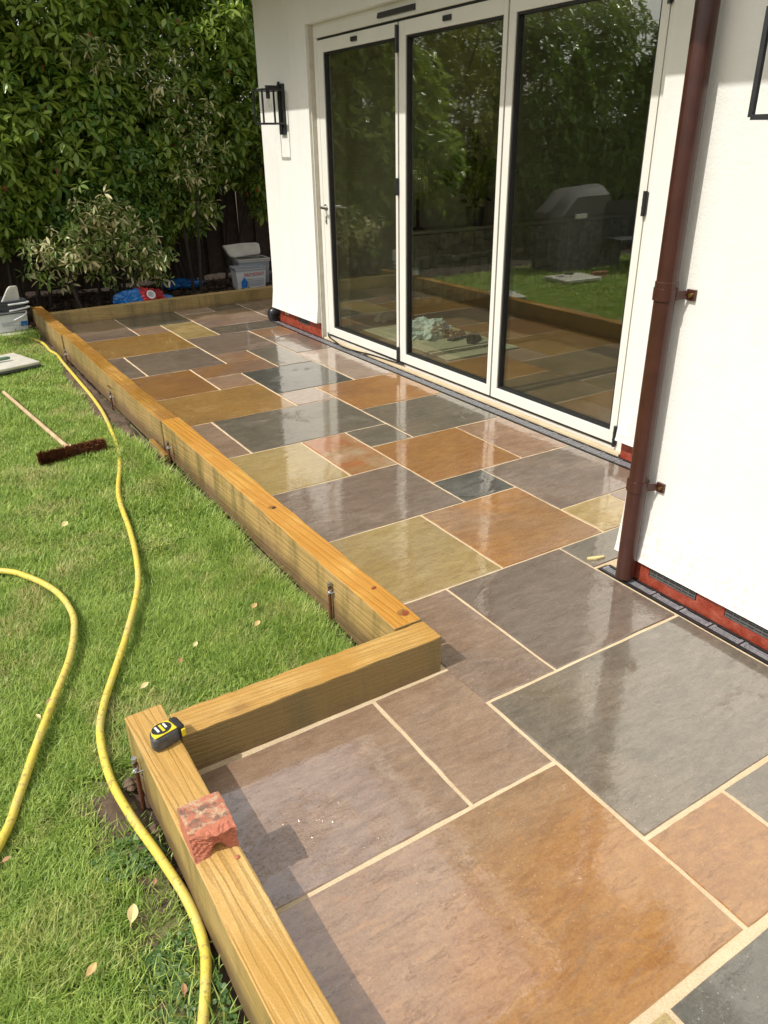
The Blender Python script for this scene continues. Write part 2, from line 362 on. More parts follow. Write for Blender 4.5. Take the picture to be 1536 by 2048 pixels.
t = NT('grass'); g = t.add('NewGeometry'); r = g.outputs['Random Per Island']; co = t.coords()
c = t.mix(r, (.17, .30, .035), (.60, .72, .19)); n = t.noise(co, 2.6, 5, .65); n5 = t.noise(co, 9, 4, .6)
c = t.mix(t.math('MULTIPLY', t.ramp(n, [(.5, 0.), (.66, 1.)]), t.ramp(r, [(.25, 0.), (.6, .9)])), c, (.75, .64, .32))
c = t.mix(t.ramp(n5, [(.35, .4), (.55, 0.)]), c, (.16, .32, .035))
t.set(Base_Color=c, Roughness=.5)
tr = t.add('BsdfTranslucent'); t.l(c, tr.inputs[0]); mx = t.add('MixShader'); mx.inputs[0].default_value = .42
t.l(t.b.outputs[0], mx.inputs[1]); t.l(tr.outputs[0], mx.inputs[2]); t.l(mx.outputs[0], t.out.inputs[0]); M['grass'] = t.m
t = NT('turf'); co = t.coords(); n = t.noise(co, 40, 5, .7)
M['turf'] = t.set(Base_Color=t.mix(n, (.09, .10, .03), (.26, .25, .10)), Roughness=.95, Normal=t.bump(n, 1., .02))
# glass: mirror part by Fresnel, the rest clear
def glass(name, ior, tint):
    t = NT(name); g = t.add('NewGeometry'); io = t.add('Mix', data_type='FLOAT'); t.l(g.outputs['Backfacing'], io.inputs[0]); io.inputs[2].default_value = ior; io.inputs[3].default_value = 1/ior
    fr = t.add('Fresnel'); t.l(io.outputs[0], fr.inputs[0]); gl = t.add('BsdfGlossy'); gl.inputs['Roughness'].default_value = .0; gl.inputs[0].default_value = (.95, .97, .9, 1)
    wob = t.bump(t.noise(t.coords(), 2.2, 2), .02, .01); t.l(wob, gl.inputs['Normal'])
    tp = t.add('BsdfTransparent'); tp.inputs[0].default_value = (*tint, 1); mx = t.add('MixShader')
    t.l(fr.outputs[0], mx.inputs[0]); t.l(tp.outputs[0], mx.inputs[1]); t.l(gl.outputs[0], mx.inputs[2]); t.l(mx.outputs[0], t.out.inputs[0]); M[name] = t.m
glass('pane_glass', 2.4, (.90, .92, .86))
glass('clear_glass', 1.3, (.97, .98, .98))

# ================================================================= GROUND AND PATIO
tag(MB().box(-80, 80, -60, 120, -1, -.16).build('ground', 'soil'), kind='structure')
# lawn sheet, gently uneven
def lawn_z(x, y): return -.105+.008*np.sin(x*3.1+y*1.3)+.006*np.sin(y*2.3-x*4.)
def in_lawn(x, y):
    ok = (x < 1.135)&(y < 8.75)&(y > -3)&(x > -7)
    ok &= ~((x > .25)&(y < 1.78))
    return ok
xs = np.linspace(-7, 1.14, 90); ys = np.linspace(-3, 9.0, 120); gx, gy = np.meshgrid(xs, ys)
gv = np.stack([gx, gy, lawn_z(gx, gy)], -1).reshape(-1, 3); nx = len(xs)
gf = np.array([(j*nx+i, j*nx+i+1, (j+1)*nx+i+1, (j+1)*nx+i) for j in range(len(ys)-1) for i in range(nx-1)
      if not (.5*(xs[i]+xs[i+1]) > .22 and .5*(ys[j]+ys[j+1]) < 1.80)])
tag(npmesh('lawn', gv, gf, 'turf', smooth=True), kind='structure')
# bare soil beside the sleepers: lumpy strip
def soil_strip(path, wid, zt, name='soil_strip'):
    V = []; Fq = []; n = len(path); m = 9
    for i, (x, y) in enumerate(path):
        a = Vector(path[max(0, i-1)]); b = Vector(path[min(n-1, i+1)]); d = (b-a).normalized(); p = Vector((-d.y, d.x))
        for k in range(m):
            u = k/(m-1)-.5; ww = wid[i]*(1+rnd.uniform(-.1, .1))
            q = Vector((x, y))+p*u*ww
            V.append((q.x, q.y, zt-(abs(u)*2)**3*.03+rnd.uniform(-.012, .012)))
    Fq = [(i*m+k, i*m+k+1, (i+1)*m+k+1, (i+1)*m+k) for i in range(n-1) for k in range(m-1)]
    return tag(npmesh(name, V, Fq, 'soil', smooth=True), kind='structure')
pl = [(1.075, 1.85+i*.05) for i in range(135)]
def strip_w(y): return .07+.13*math.exp(-((y-5.6)/1.3)**2)+.05*math.exp(-((y-7.6)/.5)**2)+.02*math.sin(y*5)
soil_strip([(1.14-strip_w(y)/2, y) for x, y in pl], [strip_w(y) for x, y in pl], -.085)
pn = [(.2, .5+i*.04) for i in range(34)]
soil_strip([(.265-.5*(.22+.03*math.sin(y*7)), y) for x, y in pn], [.26+.03*math.sin(y*7) for x, y in pn], -.095, 'soil_strip')
soil_strip([(.36+i*.04, 1.80) for i in range(20)], [.09+.02*math.sin(i) for i in range(20)], -.085, 'soil_strip')

# patio: sand bed with the stone slabs as children
patio = MB()
patio.prism([(1.2, 1.6), (1.2, 8.5), (4.6, 8.5), (4.6, 7.26), (3.106, 7.2), (3.106, 2.07), (3.106, 1.80), (2.25, 1.80), (2.25, 1.858), (2.186, 1.858), (2.186, -1.4), (.33, -1.4), (.33, 1.7), (1.2, 1.7)], -.06, -.0045)
patio = tag(patio.build('patio', 'joint_sand'), kind='structure')
SL = 1.225
xa, xb, xc, xd, xe, xf, xg, xh, xi, xj, xk, xl, xm, xn, xo, xp, xq, xr, xs_, xt, xu, xv, xw = 1.834, 2.471, 2.839, 3.19, 2.135, 1.489, 1.823, 2.759, 2.443, 2.123, 2.429, 1.511, 1.823, 2.128, 2.746, 2.456, 1.861, 1.569, 2.178, 1.273, .971, 1.579, 3.106
yb, yA, yA2, yB, yB2, yC, yC2, yC3, yC4, yD, yE, yF, yG, yH, yI, yJ, yK, yL, yM, yN, yO, yP, yQ, yR, yS, yT = 8.28, 7.275, 7.608, 6.875, 7.227, 6.539, 6.165, 6.519, 5.832, 5.844, 5.515, 5.177, 4.85, 4.528, 4.206, 3.878, 3.575, 3.275, 2.956, 2.674, 2.35, 2.07, 1.448, 1.141, .822, .514
slabs = [(SL, xa, yA, 8.2, 'plum'), (xa, xb, yA2, 8.24, 'dark'), (xa, xe, yA, yA2, 'tan'), (xe, xb, yB, yA2, 'olive'),
 (xb, xc, 7.96, 8.29, 'pink'), (xc, xd, 7.96, 8.31, 'dark'), (xb, xd, yB2, 7.96, 'brown'), (xb, 3.15, yB, yB2, 'grey'), (xd, 3.95, 7.27, 8.36, 'plum'), (3.95, 4.58, 7.27, 8.42, 'brown'),
 (SL, xe, yC, yA, 'gold'), (xe, xh, yC2, yB, 'plum'), (xh, xw, yC3, yB, 'tan'), (xh, xw, yC4, yC3, 'plum'),
 (SL, xf, yD, yC, 'plum'), (xf, xe, yD, yC, 'plum'), (xe, xi, yD, yC2, 'tan'), (xi, xh, yE, yC2, 'grey'), (xg, xi, yE, yD, 'tan'),
 (SL, xg, yF, yD, 'orange'), (xg, xj, yF, yE, 'tan'), (xj, xh, yG, yE, 'dark'), (xh, xw, yG, yC4, 'pink'),
 (SL, xj, yH, yF, 'gold'), (xj, xk, yH, yG, 'pink'), (xk, xw, yI, yG, 'orange'), (SL, xl, yJ, yH, 'brown'), (xl, xk, yJ, yH, 'grey'),
 (xk, xw, yK, yI, 'grey'), (SL, xm, yL, yJ, 'olive'), (xm, xn, yL, yJ, 'rust'), (xn, xk, yK, yJ, 'grey'), (xn, xo, yM, yK, 'orange'),
 (xo, xw, yM, yK, 'tan'), (SL, xn, yN, yL, 'plum'), (xn, xp, yN, yM, 'dark'), (xp, xw, yO, yM, 'plum'), (SL, xq, yP, yN, 'olive'),
 (xq, xp, yP, yN, 'two'), (xp, 2.778, yP, yO, 'olive'), (2.778, xw, yP, yO, 'brown'), (1.262, xr, yQ, yP, 'brown'), (xr, xs_, yQ, yP, 'plum'),
 (xs_, 3.1, 1.865, yP, 'grey'), (xt, 2.184, yS, yQ, 'grey'), (.35, xu, yR, 1.652, 'brown'), (xu, xt, yR, 1.652, 'brown'), (.35, xt, yT+.012, yR, 'two'),
 (xt, xv, yT+.01, yS, 'orange'), (xv, 2.184, yT, yS, 'grey'), (.978, 2.184, -.12, yT, 'dark'), (.35, .978, -.12, yT, 'olive'),
 (.35, 1.25, -1.3, -.12, 'brown'), (1.25, 2.184, -1.3, -.12, 'grey')]
HJ = .0055
for i, (x0, x1, y0, y1, cm) in enumerate(slabs):
    cx, cy = (x0+x1)/2, (y0+y1)/2; hj = HJ*(1.3 if cy < 1.7 else (1. if cy < 3.4 else 1.35)); hx, hy = (x1-x0)/2-hj, (y1-y0)/2-hj
    per = []
    for (ax, ay), (bx, by) in (((-1, -1), (1, -1)), ((1, -1), (1, 1)), ((1, 1), (-1, 1)), ((-1, 1), (-1, -1))):
        n = 9
        for k in range(n):
            u = k/n; px, py = ax+(bx-ax)*u, ay+(by-ay)*u
            j = 0 if k == 0 else 1
            per.append(((px*hx)+rnd.uniform(-1, 1)*.0015*(ax == bx or k == 0), (py*hy)+rnd.uniform(-1, 1)*.0015*(ay == by or k == 0)))
    tx, ty, dz = rnd.uniform(-.0022, .0022), rnd.uniform(-.0022, .0022), rnd.uniform(-.0009, .0009)
    def zz(x, y): return dz+tx*x+ty*y
    b = MB(); n = len(per); sh = [1-.002/max(hx, .1), 1-.002/max(hy, .1)]
    top = [(x*sh[0], y*sh[1], zz(x, y)+rnd.uniform(-.0006, .0006)) for x, y in per]; mid = [(x, y, zz(x, y)-.0035) for x, y in per]; bot = [(x, y, -.03) for x, y in per]
    b.add(top+mid+bot, [tuple(range(n))]+[(i0, n+i0, n+(i0+1) % n, (i0+1) % n) for i0 in range(n)]+[(n+i0, 2*n+i0, 2*n+(i0+1) % n, n+(i0+1) % n) for i0 in range(n)])
    b.build('slab', 'stone_'+cm, patio, loc=(cx, cy, .0))

# ================================================================= HOUSE
house = thing('house', 'white rendered house wall with glazed doors opening onto the wet patio', 'house', (3.2, 4.5, 0))
def hp(mb, name, mat, parent=None, **k):
    o = mb.build(name, mat, None, **k); p = parent or house
    o.parent = p; o.matrix_parent_inverse = Matrix.Translation(-Vector(house.location)) if p is house else Matrix.Identity(4)
    return o
def wall_profile(face, zb, top, back, flare=.03):
    return [(back, zb), (face-flare, zb), (face-flare*.8, zb+.02), (face-flare*.25, zb+.16), (face, zb+.32), (face, top), (back, top)]
XW, XN = 3.18, 2.27   # render faces: door wall and the projecting near wall
# door wall: far pier, near pier, lintel
hp(MB().prism(wall_profile(XW, .135, 3.05, 3.5), 6.20, 7.16, 'y'), 'wall', 'render_white', smooth=True)
hp(MB().prism(wall_profile(XW, .11, 3.05, 3.5), 1.80, 2.665, 'y'), 'wall', 'render_white', smooth=True)
hp(MB().box(XW, 3.5, 2.665, 6.20, 2.43, 3.05), 'lintel', 'render_white')
hp(MB().box(3.20, 3.5, 6.185, 6.199, 0, 2.43), 'reveal', 'reveal_grey')
# near wall: front and its hidden return
hp(MB().prism(wall_profile(XN, .088, 3.05, 2.6, .033), -2.5, 1.825, 'y'), 'wall', 'render_white', smooth=True)
hp(MB().box(2.6, 3.5, 1.60, 1.79, .085, 3.05), 'wall', 'render_white')
# painted brick plinths
def plinth(x, y0, y1, z1, holes=(), h0=.045):
    b = MB().box(x+.014, x+.2, y0, y1, -.02, z1); ys = [y0]
    for a, c in holes: ys += [a, c]
    ys.append(y1)
    for k in range(0, len(ys), 2): b.box(x, x+.0139, ys[k], ys[k+1], -.02, z1)
    for a, c in holes: b.box(x+.0005, x+.0139, a+.0002, c-.0002, -.02, h0-.002)
    o = hp(b, 'plinth', 'brick_paint')
    for a, c in holes:
        h1 = h0+.07
        ab = hp(MB().box(x+.008, x+.0138, a+.003, c-.003, h0, h1), 'air_brick', 'air_brick')
        for r in range(6):
            zz = h0+.001+r*.012; hp(MB().box(x-.002, x+.0078, a+.004, c-.004, zz, zz+.0055), 'slat', 'air_brick', ab)
        nb = 7
        for q in range(nb+1):
            yq = a+.004+(c-a-.012)*q/nb; hp(MB().box(x-.0005, x+.0078, yq, yq+.004, h0+.0005, h1-.0005), 'bar', 'air_brick', ab)
    return o
plinth(3.205, 6.195, 7.13, .2, [(6.46, 6.68)], .06)
plinth(3.205, 1.9, 2.66, .2)
plinth(2.258, -2.5, 1.80, .094, [(.4, .62), (1.10, 1.315), (1.435, 1.655)], .04)
hp(MB().box(2.2665, 2.45, -2.5, 1.80, .0945, .12), 'plinth_shade_strip', 'gasket_black')  # black strip standing in for the dark shade on top of the plinth
# mortar blob on the far plinth
b = MB()
for k in range(9):
    b.lathe([(.0, -.008), (.012, -.004), (.014, .003), (.0, .009)], (3.2, 6.93+rnd.uniform(-.035, .035), .115+rnd.uniform(-.025, .03)), 7)
hp(b, 'mortar_blob', 'joint_sand', smooth=True)
# roofs above the frame: their eaves throw the shadow line across the walls
def roof(x0, x1, y0, y1, z):
    r = hp(MB().box(x0, x1, y0, y1, z, z+.03), 'soffit', 'roof_white')
    hp(MB().box(x0-.02, x0-.002, y0, y1, z-.02, z+.16), 'fascia', 'roof_white')
    hp(MB().prism([(x0-.05, z+.17), (x1+2.5, z+1.6), (x1+2.5, z+1.66), (x0-.05, z+.22)], y0, y1, 'y'), 'roof', 'fence_wood')
roof(2.415, 3.9, 1.9, 7.55, 2.83)
roof(1.415, 3.9, -3, 1.88, 2.83)
# room behind the glass
hp(MB().box(3.3, 8.0, 1.9, 7.0, -.05, .05), 'interior_floor', 'room_floor')
hp(MB().box(3.3, 8.0, 6.9, 7.05, .05, 2.5), 'interior_wall', 'room_wall')
hp(MB().box(3.5, 4.25, 6.55, 6.9, .05, 2.5), 'interior_pier', 'room_wall')
hp(MB().box(8.0, 8.1, 1.8, 7.05, .05, 2.5), 'interior_wall', 'room_wall')
hp(MB().box(3.5, 8.0, 1.795, 1.9, .05, 2.5), 'interior_wall', 'room_wall')
hp(MB().box(3.5, 8.0, 1.9, 7.0, 2.5, 2.55), 'interior_ceiling', 'room_wall')
# ---- folding glass doors
FX = 3.24
fr = MB(); y0, y1 = 2.685, 6.186
fr.box(FX, FX+.07, y0, y1, 2.335, 2.43); fr.box(FX, FX+.07, y0, y0+.05, .0, 2.335); fr.box(FX, FX+.07, y1-.05, y1, .0, 2.335); fr.box(FX+.012, FX+.07, y0+.05, y1-.05, .0, .03)
dfr = hp(fr, 'door_frame', 'frame_cream', bevel=.003)
hp(MB().box(FX+.014, FX+.06, y0+.05, y1-.05, 2.322, 2.334), 'track_seal', 'gasket_black', dfr)
hp(MB().box(FX+.005, FX+.06, y0+.05, y1-.05, .03, .042), 'threshold_seal', 'gasket_black', dfr)
v = MB(); v.prism([(FX-.018, 2.362), (FX-.001, 2.358), (FX-.001, 2.394), (FX-.010, 2.394)], 4.76, 5.21, 'y'); hp(v, 'trickle_vent', 'metal_black', dfr, bevel=.002)
leaves = [(4.982, 6.134, .092, .028), (3.856, 4.962, .078, .036), (2.742, 3.842, .056, .046)]
ZB, ZT = .044, 2.318
for li, (a, c, wl, wr) in enumerate(leaves):
    m_ = MB(); x0, x1 = FX+.002, FX+.066
    m_.box(x0, x1, a, a+wr, ZB, ZT); m_.box(x0, x1, c-wl, c, ZB, ZT); m_.box(x0, x1, a+wr, c-wl, ZB, ZB+.068); m_.box(x0, x1, a+wr, c-wl, ZT-.085, ZT)
    leaf = hp(m_, 'door_leaf', 'frame_cream', bevel=.0025)
    leaf['label'] = ['far door leaf with silver lever handle', 'middle door leaf of the three', 'near door leaf beside the downpipe'][li]
    g0, g1, h0, h1 = a+wr, c-wl, ZB+.068, ZT-.085; gx = FX+.034
    gk = MB(); e = .014
    for q in ((g0, g0+e, h0, h1), (g1-e, g1, h0, h1), (g0+e, g1-e, h0, h0+e), (g0+e, g1-e, h1-e, h1)): gk.box(FX+.012, FX+.050, q[0], q[1], q[2], q[3])
    hp(gk, 'gasket', 'gasket_black', leaf)
    hp(MB().box(gx, gx+.012, g0+e-.002, g1-e+.002, h0+e-.002, h1-e+.002), 'pane', 'pane_glass', leaf)
    if li < 2: hp(MB().box(FX-.012, FX+.0015, (5.549, 4.416)[li]-.04, (5.549, 4.416)[li]+.04, 2.262, 2.292), 'magnet_catch', 'metal_black', leaf, bevel=.003)
    if li == 0:
        hd = MB(); hy = 6.09; hd.prism([(hy-.011, .985), (hy+.011, .985), (hy+.011, 1.045), (hy-.011, 1.045)], FX-.004, FX+.0015, 'x')
        hp(MB().tube([(FX-.007, hy, 1.115), (FX-.05, hy, 1.115)], .012, 12), 'handle_stem', 'steel_satin', leaf, smooth=True); kp = hd; hd = MB(); hp(kp, 'key_plate', 'steel_satin', leaf); hd.tube([(FX+.0015, hy, 1.115), (FX-.007, hy, 1.115)], .026, 16)
        hp(hd, 'handle_rose', 'steel_satin', leaf, smooth=True)
        hp(MB().tube(spline([(FX-.048, hy, 1.115), (FX-.056, hy-.03, 1.115), (FX-.056, hy-.125, 1.112)]), .0095, 12), 'lever', 'steel_satin', leaf, smooth=True)
        hp(MB().tube([(FX-.006, hy, 1.005), (FX-.010, hy, 1.005)], .006, 10), 'keyhole', 'gasket_black', leaf)
def hinge(y, z0, z1, leaf_parent):
    b = MB(); b.tube([(FX-.012, y, z0), (FX-.012, y, z1)], .011, 12); n = 3
    h = hp(b, 'hinge', 'black_plastic', leaf_parent, smooth=True)
    b2 = MB()
    for k in range(1, 3): zz = z0+(z1-z0)*k/3; b2.tube([(FX-.012, y, zz-.002), (FX-.012, y, zz+.002)], .0125, 12)
    b2.box(FX-.012, FX+.0015, y-.013, y+.013, z0+.006, z1-.006); hp(b2, 'hinge_knuckle', 'metal_black', leaf_parent)
for y in (4.972, 2.735):
    for z0, z1 in ((.035, .155), (1.255, 1.37), (2.14, 2.30)): hinge(y, z0, z1, dfr)
# sandy mortar sill under the doors
hp(MB().box(3.203, 3.239, 2.67, 6.17, -.02, .012), 'mortar_sill', 'joint_sand')

# ================================================================= DRAINS, PIPES
def drain(label, x0, x1, segs, group, extra=None):
    d = thing('drain_channel', label, 'drain', (x0, segs[0][0], 0))
    d['group'] = group
    ya, yb_ = segs[0][0], segs[-1][1]
    b = MB().box(0, x1-x0, 0, yb_-ya, -.06, -.012); b.box(0, .012, 0, yb_-ya, -.012, .001); b.box(x1-x0-.012, x1-x0, 0, yb_-ya, -.012, .001)
    b.build('channel_body', 'drain_black', d)
    gm = None; W = x1-x0-.024
    for (a, c) in segs:
        n = 3; L = c-a
        g = MB()
        g.box(.012, x1-x0-.012, 0, .012, -.011, -.001); g.box(.012, x1-x0-.012, L-.012, L, -.011, -.001)
        for k in range(n):
            xx = .012+W*(k+.15)/n; g.box(xx, xx+W/n*.5, .012, L-.012, -.011, -.0015)
        g.build('grate', 'drain_grate', d, loc=(0, a-ya, 0))
    return d
fs = [(1.87+i*.1285, 1.87+i*.1285+.122) for i in range(41)]
drain('black slotted drain along the foot of the glass doors', 3.111, 3.2, fs, 'slotted drains at the house wall')
ns = [(-1.36+i*.1285, -1.36+i*.1285+.122) for i in range(25)]
drain('black slotted drain below the near wall, starting at the downpipe', 2.19, 2.252, ns, 'slotted drains at the house wall')
e = thing('pipe_elbow', 'black plastic pipe elbow at the far corner of the house wall', 'pipe', (3.15, 7.16, .05))
MB().tube(spline([(0.03, 0, -.05), (.0, 0, -.01), (.0, -.01, .03), (.05, -.02, .045)], 6), .05, 16).build('elbow', 'black_plastic', e, smooth=True)
MB().tube([(.03, -.015, .043), (.06, -.021, .046)], .057, 16).build('collar', 'black_plastic', e, smooth=True)
tag(MB().tube(spline([(3.236, 6.15, .05), (3.222, 6.1, .022), (3.19, 5.92, .018), (3.16, 5.75, .012), (3.17, 5.55, .015), (3.205, 5.35, .02), (3.23, 5.1, .02), (3.236, 4.9, .03)], 8), .006, 8).build('cable', 'black_plastic', smooth=True),
    'thin black cable lying along the door threshold', 'cable')
# downpipe
dp = thing('downpipe', 'dark red-brown round downpipe clamped to the near white wall', 'downpipe', (2.212, 1.735, 0))
MB().tube([(0, 0, .012), (0, 0, 3.0)], .0355, 28).build('pipe', 'pipe_brown', dp, smooth=True)
for zb in (.415, 1.125):
    b = MB()
    pr = [(.0362, -.022), (.041, -.020), (.041, .020), (.0362, .022)]
    b.lathe(pr, (0, 0, zb), 28); br = b.build('bracket', 'pipe_brown', dp, smooth=True)
    arm = MB(); arm.add([(.0, -.036, zb-.014), (.0, -.036, zb+.014), (.044, -.05, zb+.014), (.044, -.05, zb-.014), (.006, -.040, zb-.014), (.006, -.040, zb+.014), (.044, -.056, zb+.014), (.044, -.056, zb-.014)],
                         [(0, 1, 2, 3), (7, 6, 5, 4), (0, 4, 5, 1), (3, 2, 6, 7), (1, 5, 6, 2), (0, 3, 7, 4)])
    arm.box(.046, .057, -.082, -.048, zb-.018, zb+.018); arm.build('bracket_arm', 'pipe_brown', br, bevel=.002)
    MB().tube([(.038, -.068, zb), (.046, -.068, zb)], .007, 10).build('screw', 'bulb_brass', br)
MB().lathe([(.0362, -.012), (.0385, -.01), (.0385, .01), (.0362, .012)], (0, 0, 1.155), 28).build('pipe_joint', 'pipe_brown', dp, smooth=True)
# wall lanterns
def lantern(label, xw_, yc, z0):
    L = thing('wall_lantern', label, 'lantern', (xw_, yc, z0), 0, 'black wall lanterns')
    b = MB().box(-.024, -.001, -.052, .052, 0, .385); b.build('back_plate', 'metal_black', L, bevel=.003)
    MB().box(-.036, -.0245, -.018, .018, .02, .40).build('plate_rib', 'metal_black', L, bevel=.002)
    MB().box(-.15, -.036, -.012, .012, .345, .372).build('arm', 'metal_black', L, bevel=.002)
    cg = MB(); X0, X1, W, H0, H1, r = -.225, -.04, .088, .085, .335, .0065
    for x in (X0, X1):
        for y in (-W, W): cg.box(x-r, x+r, y-r, y+r, H0, H1)
    for z in (H0, H1):
        for y in (-W, W): cg.box(X0+r, X1-r, y-r, y+r, z-r, z+r)
        for x in (X0, X1): cg.box(x-r, x+r, -W+r, W-r, z-r, z+r)
    cage = cg.build('cage', 'metal_black', L)
    MB().box(X0+.02, X1-.02, -.04, .04, H1-.004, H1+.012).build('cap', 'metal_black', L)
    cx = (X0+X1)/2
    MB().tube([(cx, 0, H1), (cx, 0, H1-.062)], .017, 16).build('lamp_holder', 'metal_black', L, smooth=True)
    bl = MB().lathe([(.012, .0), (.013, -.012), (.022, -.035), (.029, -.055), (.027, -.075), (.014, -.089), (0, -.092)], (cx, 0, H1-.062), 20).build('bulb', 'clear_glass', L, smooth=True)
    MB().tube([(cx, 0, H1-.065), (cx-.006, .004, H1-.10), (cx+.006, -.004, H1-.115), (cx, 0, H1-.135)], .0022, 6).build('filament', 'bulb_brass', bl)
    return L
lantern('black box lantern with clear bulb on the far end of the white wall', XW, 6.68, 1.672)
lantern('black lantern frame at the right edge, on the near white wall', XN, 1.325, 1.563)

# ================================================================= SLEEPERS
def sleeper(label, x0, x1, y0, y1, z0, z1, mat, rz=0., wane=0):
    cx, cy = (x0+x1)/2, (y0+y1)/2; hx, hy = (x1-x0)/2, (y1-y0)/2
    b = MB(); n = 26; lng = hy > hx; L = hy if lng else hx; Wd = hx if lng else hy
    prof = [(-1, 0), (1, 0), (1, 1), (-1, 1)]; rows = []
    for i in range(n+1):
        u = -L+2*L*i/n; j = [rnd.uniform(-.0016, .0016) for _ in range(4)]
        wv = .003*math.sin(u*2.1+cx*5)
        ring = []
        for k, (s, t) in enumerate(prof):
            off = s*Wd+j[k]+wv; zz = z0+(z1-z0)*t+(j[k]*.7 if t else 0)
            ring.append((off, u, zz) if lng else (u, off, zz))
        rows += ring
    fs_ = [(i*4+k, i*4+(k+1) % 4, (i+1)*4+(k+1) % 4, (i+1)*4+k) for i in range(n) for k in range(4)]+[(0, 1, 2, 3), (n*4+3, n*4+2, n*4+1, n*4)]
    b.add(rows, fs_)
    o = b.build('timber_sleeper', mat, bevel=.004, seg=2, loc=(cx, cy, 0), rot=(0, 0, rz))
    for p in o.data.polygons: p.use_smooth = False
    return tag(o, label, 'sleeper', 'new timber sleepers edging the patio')
sleeper('near timber sleeper with a tape measure and broken brick on top', .258, .365, -1.2, 1.835, -.08, .138, 'timber_pale')
sleeper('short timber sleeper running from the tape measure to the patio corner', .367, 1.246, 1.667, 1.776, -.08, .136, 'timber_cross', rz=-.006)
sleeper('golden knotty sleeper, long one ending at the patio corner', 1.138, 1.246, 1.779, 4.33, -.08, .14, 'timber_gold')
sleeper('wet dark-topped sleeper, middle of the long row beside the lawn', 1.130, 1.236, 4.334, 7.09, -.08, .138, 'timber_wet', rz=.003)
sleeper('farthest sleeper of the long row, half in the hedge shade', 1.118, 1.224, 7.095, 8.62, -.08, .135, 'timber_wet', rz=.0)
sleeper('back sleeper across the end of the patio below the shrubs', 1.22, 4.6, 8.235, 8.34, -.06, .128, 'timber_back', rz=.05)
# knots modelled as slightly raised oval eyes on the corner sleeper
ov = bpy.data.objects['timber_sleeper.002']
plain('knot_red', (.22, .05, .015), .5, .4, 60)
plain('knot_rim', (.26, .12, .03), .5, .5, 80)
plain('knot_dark', (.05, .018, .008), .5, .4, 60)
for (x, y, r, m_) in ((1.217, 1.835, .013, 'knot_red'), (1.212, 2.035, .011, 'knot_red'), (1.193, 2.86, .011, 'knot_dark')):
    k = MB().lathe([(r, 0.), (r*.8, .0004), (0, .0005)], (0, 0, 0), 14, 1.25, .8).build('knot', m_, ov, smooth=True)
    k.location = (x-ov.location.x, y-ov.location.y, .1404); k.rotation_euler = (0, 0, .5)
    h = MB().lathe([(r*1.35, 0.), (0, .0002)], (-.004, .008, 0), 12, 1.2, 1.3).build('knot_halo', 'knot_rim', ov)
    h.location = (x-ov.location.x, y-ov.location.y, .14015)
# offcut wedge
tag(MB().box(-.012, .012, -.14, .14, -.02, .02).build('timber_offcut', 'timber_wet', loc=(1.105, 4.35, -.045), rot=(.05, .2, .03)), 'small wooden offcut wedged at the foot of the long sleepers', 'offcut')
# ground pins
def pin(label, x, y, zt, wl=True):
    p = thing('ground_pin', label, 'pin', (x, y, -.1), 0, 'rusty pins holding the sleepers')
    MB().tube([(0, 0, -.06), (.001, .001, zt+.1)], .0065, 10).build('rod', 'rust_rod', p, smooth=True)
    b = MB(); b.tube([(0, 0, zt+.092), (0, 0, zt+.102)], .0078, 10)
    for k in range(5):
        a = k*1.3; b.tube([(math.cos(a+q*1.1)*.0085, math.sin(a+q*1.1)*.0085, zt+.045+k*.008+q*.003) for q in range(6)], .0019, 5)
    b.tube([(.008, -.012, zt+.05), (.016, -.02, zt+.03), (.02, -.012, zt+.02)], .0018, 5); b.tube([(0, -.012, zt+.06), (.02, -.016, zt+.065)], .002, 5)
    b.build('wire_tie', 'galvanised', p)
pin('rusty pin with wire tie beside the knotty corner sleeper', 1.122, 2.215, .10)
pin('rusty pin with wire tie at the joint of the long sleepers', 1.113, 4.16, .068)
pin('pin against the middle sleeper above the bare soil', 1.105, 5.44, .045)
pin('farthest pin, half hidden where the hose meets the sleeper', 1.099, 6.93, .04)
pin('orange rusty pin in the soil hole beside the near sleeper', .241, 1.715, .085)

